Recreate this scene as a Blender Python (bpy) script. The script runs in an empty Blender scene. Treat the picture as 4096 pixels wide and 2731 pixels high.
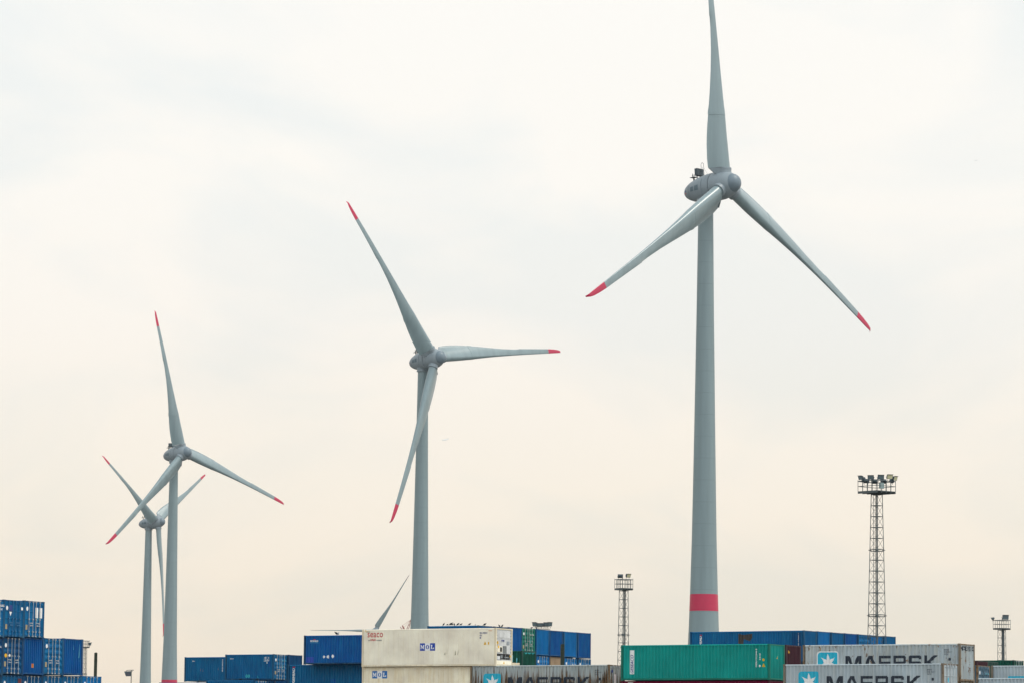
import bpy, bmesh, math, random
from mathutils import Vector, Matrix
R = math.radians
scene = bpy.context.scene
COL = scene.collection

# ------------------------------------------------------------------ camera
FPX = 14900.0                       # focal length in pixels of a 4096 px wide frame
PITCH = math.atan(1745 / FPX); ROLL = 0.0108
CAM = Vector((0, 0, 1.6))
_F = Vector((0, math.cos(PITCH), math.sin(PITCH)))
_R0 = Vector((1, 0, 0)); _U0 = Vector((0, -math.sin(PITCH), math.cos(PITCH)))
CR = _R0 * math.cos(ROLL) + _U0 * math.sin(ROLL)
CU = -_R0 * math.sin(ROLL) + _U0 * math.cos(ROLL)
cd = bpy.data.cameras.new('camera'); cam = bpy.data.objects.new('camera', cd); COL.objects.link(cam)
m = Matrix((CR, CU, -_F)).transposed().to_4x4(); m.translation = CAM
cam.matrix_world = m
cd.sensor_width = 36; cd.lens = 36 * FPX / 4096
cd.clip_start = 1; cd.clip_end = 30000
scene.camera = cam

def at(px, py, s):
    """world point seen at (px,py) where one metre measures s pixels"""
    z = FPX / s
    return CAM + z * (_F + CR * ((px - 2048) / FPX) + CU * ((1365.5 - py) / FPX))

# ------------------------------------------------------------------ sky and sun
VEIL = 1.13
SUN_AZ = R(88); SUN_EL = R(60)     # azimuth from +Y towards +X
w = bpy.data.worlds.new('World'); scene.world = w; w.use_nodes = True
nt = w.node_tree; nt.nodes.clear(); N = nt.nodes.new; Lk = nt.links.new
out = N('ShaderNodeOutputWorld'); sky = N('ShaderNodeTexSky'); sky.sky_type = 'NISHITA'; sky.sun_disc = False
sky.sun_elevation = SUN_EL; sky.sun_rotation = SUN_AZ; sky.air_density = 1.6; sky.dust_density = 4; sky.ozone_density = 1.5
bg1 = N('ShaderNodeBackground'); bg1.inputs[1].default_value = 0.075; Lk(sky.outputs[0], bg1.inputs[0])
tc = N('ShaderNodeTexCoord'); sp = N('ShaderNodeSeparateXYZ'); Lk(tc.outputs['Generated'], sp.inputs[0])
rp = N('ShaderNodeValToRGB'); Lk(sp.outputs[2], rp.inputs[0])
e = rp.color_ramp.elements; e[0].position = 0.0; e[0].color = (0.82, 0.71, 0.58, 1); e[1].position = 1.0; e[1].color = (0.80, 0.84, 0.86, 1)
for p, c in ((0.035, (0.90, 0.805, 0.67)), (0.075, (0.935, 0.87, 0.765)), (0.12, (0.955, 0.92, 0.865)), (0.155, (0.96, 0.945, 0.905)), (0.20, (0.96, 0.955, 0.925)), (0.24, (0.97, 0.965, 0.94)), (0.5, (0.9, 0.93, 0.93))):
    x = e.new(p); x.color = (*c, 1)
mp = N('ShaderNodeMapping'); mp.inputs['Location'].default_value = (3.1, 1.7, .4); mp.inputs['Scale'].default_value = (9, 9, 21); Lk(tc.outputs['Generated'], mp.inputs[0])
no = N('ShaderNodeTexNoise'); no.inputs['Scale'].default_value = 1.0; no.inputs['Detail'].default_value = 5; no.inputs['Roughness'].default_value = .5; no.inputs['Distortion'].default_value = .6; Lk(mp.outputs[0], no.inputs[0])
cr = N('ShaderNodeValToRGB'); Lk(no.outputs[0], cr.inputs[0])
cr.color_ramp.elements[0].position = .38; cr.color_ramp.elements[0].color = (.912, .94, .955, 1)
cr.color_ramp.elements[1].position = .58; cr.color_ramp.elements[1].color = (1.02, 1.0, .98, 1)
mu = N('ShaderNodeMixRGB'); mu.blend_type = 'MULTIPLY'; mu.inputs[0].default_value = 1; Lk(rp.outputs[0], mu.inputs[1]); Lk(cr.outputs[0], mu.inputs[2])
bg2 = N('ShaderNodeBackground'); bg2.inputs[1].default_value = 1.25; Lk(mu.outputs[0], bg2.inputs[0])
# cloud veil, raised and blued out of view behind the camera to light faces turned there; brighter on the sun's side than on the other
def mrange(src, a0, a1, b0, b1):
    n_ = N('ShaderNodeMapRange'); Lk(src, n_.inputs[0])
    for i_, v_ in zip((1, 2, 3, 4), (a0, a1, b0, b1)): n_.inputs[i_].default_value = v_
    return n_.outputs[0]
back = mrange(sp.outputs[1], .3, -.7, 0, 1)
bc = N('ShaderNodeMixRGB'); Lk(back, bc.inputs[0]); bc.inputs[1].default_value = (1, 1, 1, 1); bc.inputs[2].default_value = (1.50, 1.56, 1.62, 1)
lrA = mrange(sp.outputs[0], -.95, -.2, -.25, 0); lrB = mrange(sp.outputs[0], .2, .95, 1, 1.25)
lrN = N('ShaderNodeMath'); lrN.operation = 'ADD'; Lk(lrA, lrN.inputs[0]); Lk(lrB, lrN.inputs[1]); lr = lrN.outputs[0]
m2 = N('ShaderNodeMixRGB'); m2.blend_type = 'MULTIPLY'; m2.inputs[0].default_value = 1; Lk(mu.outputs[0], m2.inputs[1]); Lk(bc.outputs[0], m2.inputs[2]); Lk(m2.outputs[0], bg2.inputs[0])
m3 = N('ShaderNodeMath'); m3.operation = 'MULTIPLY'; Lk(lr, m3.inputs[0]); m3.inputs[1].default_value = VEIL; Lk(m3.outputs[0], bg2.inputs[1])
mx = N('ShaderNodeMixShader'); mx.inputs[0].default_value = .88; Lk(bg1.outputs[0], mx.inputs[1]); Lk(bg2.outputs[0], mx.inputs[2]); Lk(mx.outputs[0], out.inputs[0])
sd = bpy.data.lights.new('sun', 'SUN'); sd.energy = 1.5; sd.angle = R(10); sd.color = (1, .93, .82)
so = bpy.data.objects.new('sun', sd); COL.objects.link(so)
sdir = Vector((math.sin(SUN_AZ) * math.cos(SUN_EL), math.cos(SUN_AZ) * math.cos(SUN_EL), math.sin(SUN_EL)))
so.rotation_euler = sdir.to_track_quat('Z', 'Y').to_euler(); so.location = (-200, 300, 600)
vs = scene.view_settings; vs.view_transform = 'Standard'; vs.look = 'None'; vs.exposure = 0.0; vs.gamma = 1
scene.cycles.volume_bounces = 1; scene.cycles.max_bounces = 6; scene.cycles.use_denoising = True

# ------------------------------------------------------------------ helpers
def tag(o, label=None, cat=None, group=None, kind=None):
    if label: o['label'] = label
    if cat: o['category'] = cat
    if group: o['group'] = group
    if kind: o['kind'] = kind
    return o
def empty(name, loc, rz=0.0):
    o = bpy.data.objects.new(name, None); COL.objects.link(o); o.location = loc; o.rotation_euler = (0, 0, rz)
    o.empty_display_size = .5
    return o
class MB:
    def __init__(self): self.v = []; self.f = []
    def quad(self, *p):
        i = len(self.v); self.v += [tuple(q) for q in p]; self.f.append(tuple(range(i, i + len(p)))); return self
    def box(self, x0, x1, y0, y1, z0, z1):
        i = len(self.v)
        self.v += [(x0, y0, z0), (x1, y0, z0), (x1, y1, z0), (x0, y1, z0), (x0, y0, z1), (x1, y0, z1), (x1, y1, z1), (x0, y1, z1)]
        self.f += [tuple(i + k for k in q) for q in ((3, 2, 1, 0), (4, 5, 6, 7), (0, 1, 5, 4), (1, 2, 6, 5), (2, 3, 7, 6), (3, 0, 4, 7))]
        return self
    def tube(self, a, b, r, n=6, r2=None):
        a = Vector(a); b = Vector(b); r2 = r if r2 is None else r2
        d = (b - a).normalized(); u = d.orthogonal().normalized(); v = d.cross(u)
        i = len(self.v)
        for c, rr in ((a, r), (b, r2)):
            for k in range(n):
                t = 2 * math.pi * k / n; self.v.append(tuple(c + (u * math.cos(t) + v * math.sin(t)) * rr))
        for k in range(n): k2 = (k + 1) % n; self.f.append((i + k, i + k2, i + n + k2, i + n + k))
        self.f.append(tuple(i + k for k in reversed(range(n)))); self.f.append(tuple(i + n + k for k in range(n)))
        return self
    def rings(self, rs, cap=True):
        """loft through rings of equal point count"""
        i = len(self.v); n = len(rs[0])
        for r_ in rs: self.v += [tuple(p) for p in r_]
        for j in range(len(rs) - 1):
            for k in range(n):
                k2 = (k + 1) % n; a = i + j * n; b = a + n
                self.f.append((a + k, a + k2, b + k2, b + k))
        if cap:
            self.f.append(tuple(i + k for k in reversed(range(n)))); self.f.append(tuple(i + (len(rs) - 1) * n + k for k in range(n)))
        return self
    def hull8(self, a, b):
        """frustum between two 4-point rings"""
        return self.rings([a, b])
    def build(self, name, mat, parent=None, smooth=False):
        me = bpy.data.meshes.new(name); me.from_pydata(self.v, [], self.f)
        me.materials.append(mat)
        bm = bmesh.new(); bm.from_mesh(me); bmesh.ops.recalc_face_normals(bm, faces=bm.faces); bm.to_mesh(me); bm.free()
        if smooth:
            me.polygons.foreach_set('use_smooth', [True] * len(me.polygons))
            me.set_sharp_from_angle(angle=R(38))
        o = bpy.data.objects.new(name, me); COL.objects.link(o)
        if parent: o.parent = parent
        return o

# ------------------------------------------------------------------ materials
def base_mat(name):
    m = bpy.data.materials.new(name); m.use_nodes = True
    nt = m.node_tree; b = nt.nodes['Principled BSDF']; return m, nt, b
def plain(name, rgb, rough=.6, metal=0., var=.12, scale=3.):
    m, nt, b = base_mat(name); N = nt.nodes.new; Lk = nt.links.new
    tc = N('ShaderNodeTexCoord'); no = N('ShaderNodeTexNoise'); no.inputs['Scale'].default_value = scale; no.inputs['Detail'].default_value = 6
    Lk(tc.outputs['Object'], no.inputs[0])
    rp = N('ShaderNodeValToRGB'); Lk(no.outputs[0], rp.inputs[0]); el = rp.color_ramp.elements
    el[0].position = .3; el[1].position = .7
    el[0].color = tuple(max(0, c * (1 - var)) for c in rgb) + (1,); el[1].color = tuple(min(1, c * (1 + var)) for c in rgb) + (1,)
    Lk(rp.outputs[0], b.inputs['Base Color']); b.inputs['Roughness'].default_value = rough; b.inputs['Metallic'].default_value = metal
    return m
def paint(name, rgb, rust=.15, chips=.1, rough=.5, fade=(.5, .5, .5), fadeamt=.12, rustrgb=((.10, .045, .02), (.26, .13, .055)), zg=False, dirt=.35):
    m, nt, b = base_mat(name); N = nt.nodes.new; Lk = nt.links.new
    tc = N('ShaderNodeTexCoord'); oi = N('ShaderNodeObjectInfo')
    sc = N('ShaderNodeVectorMath'); sc.operation = 'SCALE'; sc.inputs[0].default_value = (13, 29, 7); Lk(oi.outputs['Random'], sc.inputs['Scale'])
    ad = N('ShaderNodeVectorMath'); ad.operation = 'ADD'; Lk(tc.outputs['Object'], ad.inputs[0]); Lk(sc.outputs[0], ad.inputs[1])
    def noise(scale3, detail=4, rough=.55, dist=0.):
        mp = N('ShaderNodeMapping'); mp.inputs['Scale'].default_value = scale3; Lk(ad.outputs[0], mp.inputs[0])
        n_ = N('ShaderNodeTexNoise'); n_.inputs['Scale'].default_value = 1; n_.inputs['Detail'].default_value = detail; n_.inputs['Roughness'].default_value = rough; n_.inputs['Distortion'].default_value = dist
        Lk(mp.outputs[0], n_.inputs[0]); return n_.outputs[0]
    def ramp(src, a, b_):
        r_ = N('ShaderNodeMapRange'); r_.inputs[1].default_value = a; r_.inputs[2].default_value = b_; Lk(src, r_.inputs[0]); return r_.outputs[0]
    def mix(fac, c1, c2, blend='MIX'):
        x = N('ShaderNodeMixRGB'); x.blend_type = blend
        for s_, i_ in ((fac, 0), (c1, 1), (c2, 2)):
            if hasattr(s_, 'is_linked') or hasattr(s_, 'links'): Lk(s_, x.inputs[i_])
            elif isinstance(s_, (int, float)): x.inputs[i_].default_value = s_
            else: x.inputs[i_].default_value = (*s_, 1)
        return x.outputs[0]
    big = noise((.5, .5, .5), 3)
    c = mix(ramp(big, .3, .7), tuple(v * .82 for v in rgb), tuple(min(1, v * 1.16) for v in rgb))
    fd = noise((3.5, 3.5, .45), 5, .6)
    f2 = N('ShaderNodeMath'); f2.operation = 'MULTIPLY'; f2.inputs[1].default_value = fadeamt; Lk(ramp(fd, .42, .75), f2.inputs[0])
    c = mix(f2.outputs[0], c, fade)
    dk = noise((5, 5, .3), 4, .6)
    f3 = N('ShaderNodeMath'); f3.operation = 'MULTIPLY'; f3.inputs[1].default_value = dirt; Lk(ramp(dk, .52, .8), f3.inputs[0])
    c = mix(f3.outputs[0], c, tuple(v * .35 for v in rgb))
    rc = mix(ramp(noise((9, 9, 4), 3), .35, .65), rustrgb[0], rustrgb[1])
    st = noise((9, 9, .35), 6, .66, .2)
    if zg:                                  # rain streaks run down from below the middle of the panel
        sz_ = N('ShaderNodeSeparateXYZ'); Lk(tc.outputs['Object'], sz_.inputs[0])
        zr = N('ShaderNodeMapRange'); zr.inputs[1].default_value = 2.75; zr.inputs[2].default_value = 1.7; zr.inputs[3].default_value = -.10; zr.inputs[4].default_value = .06; Lk(sz_.outputs[2], zr.inputs[0])
        za = N('ShaderNodeMath'); za.operation = 'ADD'; Lk(st, za.inputs[0]); Lk(zr.outputs[0], za.inputs[1]); st = za.outputs[0]
    t = .74 - .34 * rust
    c = mix(ramp(st, t, t + .07), c, rc)
    ch = noise((2.3, 2.3, 1.5), 9, .72, .6)
    t = .78 - .34 * chips
    c = mix(ramp(ch, t, t + .035), c, rc)
    Lk(c, b.inputs['Base Color'])
    rr = N('ShaderNodeMapRange'); rr.inputs[3].default_value = rough - .1; rr.inputs[4].default_value = rough + .2; Lk(fd, rr.inputs[0]); Lk(rr.outputs[0], b.inputs['Roughness'])
    b.inputs['Specular IOR Level'].default_value = .12
    return m
_pc = {}
def P(key, *a, **k):
    if key not in _pc: _pc[key] = paint(key, *a, **k)
    return _pc[key]
BLUES = {
 'navy blue paint': (.001, .055, .17), 'mid blue paint': (.001, .105, .27), 'teal blue paint': (.001, .100, .245),
 'royal blue paint': (.001, .080, .29), 'bright blue paint': (.002, .150, .41)}
for k, c in BLUES.items(): P(k, c, rust=.03, chips=.08, fade=(.01, .20, .36), fadeamt=.4)
for k, c in BLUES.items(): P(k + ' weathered', tuple(v * .6 for v in c), rust=.30, chips=.35, fade=(.10, .22, .25), fadeamt=.4)
P('green paint', (.002, .27, .235), rust=0, chips=.03, fade=(.03, .34, .28), fadeamt=.3)
P('green paint weathered', (.010, .15, .11), rust=.1, chips=.12, fade=(.04, .22, .17), fadeamt=.3)
P('dark green paint', (.002, .052, .036), rust=.08, chips=.1, fade=(.03, .26, .17), fadeamt=.4)
P('dark green paint weathered', (.010, .05, .04), rust=.3, chips=.3)
P('maroon paint', (.055, .016, .026), rust=.02, chips=.05, fade=(.12, .06, .07), fadeamt=.3)
P('maroon paint weathered', (.04, .014, .02), rust=.1, chips=.2)
P('crimson paint', (.20, .004, .045), rust=0, chips=.05, fade=(.3, .1, .12), fadeamt=.2)
P('crimson paint weathered', (.10, .012, .03), rust=.2, chips=.2)
P('slate blue paint', (.07, .14, .20), rust=.2, chips=.3)
P('blotched grey paint', (.40, .46, .49), rust=.38, chips=.58, fade=(.52, .50, .42), fadeamt=.7, rustrgb=((.09, .05, .03), (.27, .16, .08)))
P('tan paint', (.42, .30, .19), rust=.1, chips=.1)
P('tan paint weathered', (.16, .11, .07), rust=.4, chips=.3)
P('grey paint', (.40, .47, .51), rust=.08, chips=.05, fade=(.46, .47, .44), fadeamt=.5)
P('streaked grey paint', (.38, .43, .44), rust=.74, chips=.3, zg=True, fade=(.44, .43, .37), fadeamt=.7, rustrgb=((.05, .03, .018), (.17, .10, .05)))
P('grey paint weathered', (.20, .17, .13), rust=.75, chips=.6, rustrgb=((.06, .035, .02), (.24, .14, .06)))
P('cream paint', (.90, .81, .66), rust=0, chips=.0, dirt=.10, fade=(.80, .68, .48), fadeamt=.25, rough=.55)
P('stained cream paint', (.90, .80, .62), dirt=.2, rust=.04, chips=.0, fade=(.66, .50, .26), fadeamt=.6, rough=.55)
P('cream paint weathered', (.74, .66, .50), rust=.22, chips=.12, fade=(.55, .38, .16), fadeamt=.5)
P('reefer unit grey', (.62, .62, .61), rust=0, chips=.05, fade=(.4, .4, .4), fadeamt=.3)
GALV = plain('galvanised steel', (.40, .42, .44), .5, .3)
BARBLUE = plain('blue painted bar', (.02, .12, .26), .5)
MASTM = plain('weathered mast steel', (.085, .105, .110), .6, .3)
DARK = plain('dark recess', (.012, .013, .015), .8)
RUBBER = plain('dark rubber seal', (.02, .025, .03), .8)
WHITEP = plain('white marking paint', (.80, .80, .79), .5, 0, .06)
INK = plain('black blue marking paint', (.008, .018, .035), .5, 0, .1)
NAVYINK = plain('navy marking paint', (.01, .035, .20), .5, 0, .1)
MBLUE = plain('deep blue sign film', (.005, .05, .36), .4, 0, .05)
MBLUE2 = plain('faded blue sign film', (.01, .14, .42), .4, 0, .05)
REDP = plain('red marking paint', (.50, .004, .015), .5, 0, .08)
ORANGEP = plain('orange marking paint', (.7, .22, .02), .5, 0, .08)
CYANP = plain('cyan marking paint', (.005, .42, .58), .5, 0, .08)
YELLOW = plain('yellow warning film', (.75, .42, .01), .5, 0, .08)
LTBLUE = plain('pale blue marking paint', (.12, .50, .60), .5, 0, .1)
TURQ = plain('turquoise marking paint', (.02, .42, .45), .5, 0, .1)
TANP = plain('brass data plate', (.36, .29, .17), .5, .2)
GLASS = plain('floodlight glass', (.13, .18, .20), .15, .1)
LENSY = plain('lit yellow floodlight glass', (.62, .60, .38), .2, .1)  # pale yellow stands in for the lit look of these lenses
GRILLE = plain('grey grille mesh', (.16, .17, .17), .7, 0, .5, 40)

def turb_mat(name, rgb, ring=None, rough=.35, coat=0.):
    m, nt, b = base_mat(name); N = nt.nodes.new; Lk = nt.links.new
    tc = N('ShaderNodeTexCoord')
    mp = N('ShaderNodeMapping'); mp.inputs['Scale'].default_value = (.9, .9, .06); Lk(tc.outputs['Object'], mp.inputs[0])
    no = N('ShaderNodeTexNoise'); no.inputs['Scale'].default_value = 1; no.inputs['Detail'].default_value = 6; Lk(mp.outputs[0], no.inputs[0])
    rp = N('ShaderNodeValToRGB'); Lk(no.outputs[0], rp.inputs[0]); rp.color_ramp.elements[0].position = .3; rp.color_ramp.elements[1].position = .75
    rp.color_ramp.elements[0].color = tuple(c * .88 for c in rgb) + (1,); rp.color_ramp.elements[1].color = tuple(min(1, c * 1.07) for c in rgb) + (1,)
    src = rp.outputs[0]
    if ring:
        sp = N('ShaderNodeSeparateXYZ'); Lk(tc.outputs['Object'], sp.inputs[0])
        md = N('ShaderNodeMath'); md.operation = 'MODULO'; Lk(sp.outputs[2], md.inputs[0]); md.inputs[1].default_value = ring
        lt = N('ShaderNodeMath'); lt.operation = 'LESS_THAN'; Lk(md.outputs[0], lt.inputs[0]); lt.inputs[1].default_value = .07
        mx = N('ShaderNodeMixRGB'); Lk(lt.outputs[0], mx.inputs[0]); Lk(src, mx.inputs[1]); mx.inputs[2].default_value = tuple(c * .80 for c in rgb) + (1,)
        src = mx.outputs[0]
    Lk(src, b.inputs['Base Color']); b.inputs['Roughness'].default_value = rough
    b.inputs['Coat Weight'].default_value = coat; b.inputs['Coat Roughness'].default_value = .28
    return m
TOWERM = turb_mat('turbine tower paint', (.205, .275, .292), ring=3.8, rough=.5)
BLADEM = turb_mat('turbine blade gelcoat', (.195, .268, .288), rough=.4, coat=.5)
NACM = turb_mat('turbine nacelle grey aluminium', (.235, .285, .318), rough=.45)
CAPM = turb_mat('turbine nose cap grey', (.145, .195, .232), rough=.45)
REDT = plain('turbine signal red', (.48, .012, .066), .4, 0, .04)
DARKST = plain('dark blue grey steel', (.05, .075, .09), .5, .2)

# ------------------------------------------------------------------ ground and haze
g = MB(); S = 7900.0
g.quad((-S, -S, 0), (S, -S, 0), (S, S, 0), (-S, S, 0))
gm, gnt, gb = base_mat('yard concrete')
tcg = gnt.nodes.new('ShaderNodeTexCoord'); ng = gnt.nodes.new('ShaderNodeTexNoise'); ng.inputs['Scale'].default_value = .05; ng.inputs['Detail'].default_value = 8
gnt.links.new(tcg.outputs['Object'], ng.inputs[0]); rg = gnt.nodes.new('ShaderNodeValToRGB'); gnt.links.new(ng.outputs[0], rg.inputs[0])
rg.color_ramp.elements[0].position = .35; rg.color_ramp.elements[0].color = (.10, .10, .095, 1); rg.color_ramp.elements[1].position = .7; rg.color_ramp.elements[1].color = (.19, .18, .165, 1)
gnt.links.new(rg.outputs[0], gb.inputs['Base Color']); gb.inputs['Roughness'].default_value = .9
tag(g.build('ground', gm), kind='structure')
HAZE = True
if HAZE:
    hb = MB().box(-8000, 8000, -8000, 8000, -1, 680)
    hm = bpy.data.materials.new('haze air'); hm.use_nodes = True; hn = hm.node_tree; hn.nodes.clear()
    ho = hn.nodes.new('ShaderNodeOutputMaterial'); pv = hn.nodes.new('ShaderNodeVolumePrincipled')
    pv.inputs['Color'].default_value = (.95, .97, .99, 1); pv.inputs['Density'].default_value = 0.00002; pv.inputs['Anisotropy'].default_value = .2
    hn.links.new(pv.outputs[0], ho.inputs['Volume'])
    tag(hb.build('haze', hm), kind='stuff')

# ------------------------------------------------------------------ corrugated panels and draped lettering
CW = 2.438
def corr_breaks(x0, x1, pitch):
    """breakpoints (x, depth 0..1) of a trapezoid wave from x0 to x1"""
    n = max(1, round((x1 - x0) / pitch)); p = (x1 - x0) / n; o = [(x0, 1.)]
    for i in range(n):
        a = x0 + i * p
        o += [(a + .16 * p, 1.), (a + .36 * p, 0.), (a + .64 * p, 0.), (a + .84 * p, 1.)]
    o.append((x1, 1.)); return o
def depth_at(br, x):
    for (a, da), (b, db) in zip(br, br[1:]):
        if a <= x <= b: return da + (db - da) * (x - a) / max(1e-9, b - a)
    return 0.
SIDE_PAD = .16
def side_breaks(L): return corr_breaks(-L / 2 + SIDE_PAD, L / 2 - SIDE_PAD, .278)
END_BR = corr_breaks(-CW / 2 + .14, CW / 2 - .14, .24)
DS, DE = .075, .085
def flat_polys_to_mesh(polys):
    bm = bmesh.new()
    for poly in polys:
        vs_ = [bm.verts.new((x, 0, z)) for x, z in poly]
        try: bm.faces.new(vs_)
        except ValueError: pass
    bm.normal_update()
    bmesh.ops.triangulate(bm, faces=bm.faces)
    return bm
def text_bm(txt, width, height, bold=.0, shear=0., spacing=1.0):
    cu = bpy.data.curves.new('t', 'FONT'); cu.body = txt; cu.offset = bold; cu.shear = shear; cu.space_character = spacing; cu.resolution_u = 4
    o = bpy.data.objects.new('t', cu); COL.objects.link(o)
    dg = bpy.context.evaluated_depsgraph_get(); me = bpy.data.meshes.new_from_object(o.evaluated_get(dg))
    bpy.data.objects.remove(o); bpy.data.curves.remove(cu)
    xs = [v.co.x for v in me.vertices]; ys = [v.co.y for v in me.vertices]
    x0, x1, y0, y1 = min(xs), max(xs), min(ys), max(ys)
    bm = bmesh.new(); bm.from_mesh(me); bpy.data.meshes.remove(me)
    for v in bm.verts: v.co = Vector(((v.co.x - x0) / (x1 - x0) * width, 0, (v.co.y - y0) / (y1 - y0) * height))
    return bm
def place_on(kind, name, bm, mat, root, L, h, u, z, rot=False, br=None, lift=.006):
    """lay a flat bmesh (x,z plane) on the near side (kind 'side') or the visible end (kind 'end'); u = metres from the left edge, z = height of its bottom"""
    for v in bm.verts:
        x, zz = v.co.x, v.co.z
        if rot: x, zz = -zz, x          # reads upwards
        v.co.x, v.co.z = x, zz
    if rot:
        mnx = min(v.co.x for v in bm.verts)
        for v in bm.verts: v.co.x -= mnx
    off = (-L / 2 if kind == 'side' else -CW / 2) + u
    for v in bm.verts: v.co.x += off; v.co.z += z
    if br:
        mn = min(v.co.x for v in bm.verts); mx_ = max(v.co.x for v in bm.verts)
        for bx, _ in br:
            if mn < bx < mx_:
                bmesh.ops.bisect_plane(bm, geom=bm.verts[:] + bm.edges[:] + bm.faces[:], plane_co=(bx, 0, 0), plane_no=(1, 0, 0), dist=1e-5)
    for v in bm.verts:
        x, zz = v.co.x, v.co.z
        if kind == 'side':
            d = depth_at(br, x) * DS if br else 0.
            v.co = Vector((x, -CW / 2 + .012 + d - lift, zz))
        else:
            d = depth_at(br, x) * DE if br else 0.
            v.co = Vector((L / 2 - .012 - d + lift, x, zz))
    bm.normal_update()
    me = bpy.data.meshes.new(name); bm.to_mesh(me); bm.free(); me.materials.append(mat)
    o = bpy.data.objects.new(name, me); COL.objects.link(o); o.parent = root
    return o
def rect(w_, h_, x=0., z=0.): return [(x, z), (x + w_, z), (x + w_, z + h_), (x, z + h_)]
def ell(w_, h_, n=14): return [(w_ / 2 * (1 + math.cos(2 * math.pi * k / n)), h_ / 2 * (1 + math.sin(2 * math.pi * k / n))) for k in range(n)]
def rrect(w_, h_, r_, n=5):
    o = []
    for cx, cy, a0 in ((w_ - r_, h_ - r_, 0), (r_, h_ - r_, 90), (r_, r_, 180), (w_ - r_, r_, 270)):
        for k in range(n + 1):
            a = R(a0 + 90 * k / n); o.append((cx + r_ * math.cos(a), cy + r_ * math.sin(a)))
    return o
def tri(w_, h_): return [(0, 0), (w_, 0), (w_ / 2, h_)]
def diamond(w_, h_): return [(w_ / 2, 0), (w_, h_ / 2), (w_ / 2, h_), (0, h_ / 2)]

# ------------------------------------------------------------------ container builder
_cache = {}
def cached(key, fn, name, mat, parent):
    if key not in _cache: _cache[key] = fn().build(name, mat).data; bpy.data.objects.remove(next(o for o in list(COL.objects) if o.data == _cache[key]))
    o = bpy.data.objects.new(name, _cache[key]); COL.objects.link(o); o.parent = parent
    return o
def mb_frame(L, h):
    def fn():
        b = MB(); X = L / 2; Y = CW / 2
        for sx in (-1, 1):
            for sy in (-1, 1):
                x0, x1 = sorted((sx * (X - .005), sx * (X - .15))); y0, y1 = sorted((sy * (Y - .004), sy * (Y - .13)))
                b.box(x0, x1, y0, y1, .14, h - .13)
                for z0, z1 in ((0, .138), (h - .128, h)):       # corner castings, a few mm proud
                    xx0, xx1 = sorted((sx * X, sx * (X - .178))); yy0, yy1 = sorted((sy * Y, sy * (Y - .162)))
                    b.box(xx0, xx1, yy0, yy1, z0, z1)
        x0, x1 = -X + .18, X - .18
        for sy in (-1, 1):
            # top side rail with a sloped shoulder, bottom side rail with fork pockets
            o = sy * (Y - .010); i_ = sy * (Y - .075); k = sy * (Y - .045)
            ya, yb = sorted((sy * (Y - .012), sy * (Y - .06)))
            if L < 7:
                segs = ((x0, -1.22), (-.86, .86), (1.22, x1))
                b.box(-1.22, -.86, ya, yb, .115, .15); b.box(.86, 1.22, ya, yb, .115, .15)
            else: segs = ((x0, x1),)
            for a, c in segs: b.box(a, c, ya, yb, .02, .15)
        for sx in (-1, 1):
            xa, xb = sorted((sx * (X - .012), sx * (X - .12)))
            b.box(xa, xb, -Y + .165, Y - .165, h - .105, h - .012)
            b.box(xa, xb, -Y + .165, Y - .165, .035, .15)
        b.box(-X + .16, X - .16, -Y + .08, Y - .08, .10, .145)
        return b
    return fn
def mb_rail(L, h, sy):
    def fn():
        b = MB(); Y = CW / 2; x0, x1 = -L / 2 + .18, L / 2 - .18; o = sy * (Y - .008); i_ = sy * (Y - .085); k = sy * (Y - .052)
        ra = [(x0, o, h - .11), (x0, o, h - .062), (x0, k, h - .014), (x0, i_, h - .014), (x0, i_, h - .11)]
        return b.rings([ra, [(x1, p[1], p[2]) for p in ra]])
    return fn
def mb_side(L, h, sy):
    def fn():
        b = MB(); br = side_breaks(L); z0, z1 = .148, h - .108
        for (a, da), (c, dc) in zip(br, br[1:]):
            ya = sy * (CW / 2 - .012 - da * DS); yc = sy * (CW / 2 - .012 - dc * DS)
            b.quad((a, ya, z0), (c, yc, z0), (c, yc, z1), (a, ya, z1))
        return b
    return fn
def mb_flatside(L, h, sy):
    def fn():
        b = MB(); x0, x1 = -L / 2 + .16, L / 2 - .16; n = 26; p = (x1 - x0) / n; y = sy * (CW / 2 - .012); yi = sy * (CW / 2 - .030)
        z0, z1 = .24, h - .19
        b.quad((x0, sy * (CW / 2 - .014), z1), (x1, sy * (CW / 2 - .014), z1), (x1, sy * (CW / 2 - .014), h - .108), (x0, sy * (CW / 2 - .014), h - .108))
        b.quad((x0, sy * (CW / 2 - .010), .148), (x1, sy * (CW / 2 - .010), .148), (x1, sy * (CW / 2 - .010), .235), (x0, sy * (CW / 2 - .010), .235))
        b.quad((x0, sy * (CW / 2 - .010), .235), (x1, sy * (CW / 2 - .010), .235), (x1, sy * (CW / 2 - .028), .241), (x0, sy * (CW / 2 - .028), .241))
        b.quad((x0, sy * (CW / 2 - .014), z1), (x1, sy * (CW / 2 - .014), z1), (x1, sy * (CW / 2 - .03), z1 - .004), (x0, sy * (CW / 2 - .03), z1 - .004))
        for i in range(n):
            a = x0 + i * p
            pts = [(a, yi), (a + .012, y), (a + p - .012, y), (a + p, yi)]
            for q, r_ in zip(pts, pts[1:]): b.quad((q[0], q[1], z0), (r_[0], r_[1], z0), (r_[0], r_[1], z1), (q[0], q[1], z1))
        return b
    return fn
def mb_end(L, h, sx):
    def fn():
        b = MB(); z0, z1 = .148, h - .103
        for (a, da), (c, dc) in zip(END_BR, END_BR[1:]):
            xa = sx * (L / 2 - .012 - da * DE); xc = sx * (L / 2 - .012 - dc * DE)
            b.quad((xa, a, z0), (xc, c, z0), (xc, c, z1), (xa, a, z1))
        return b
    return fn
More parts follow.
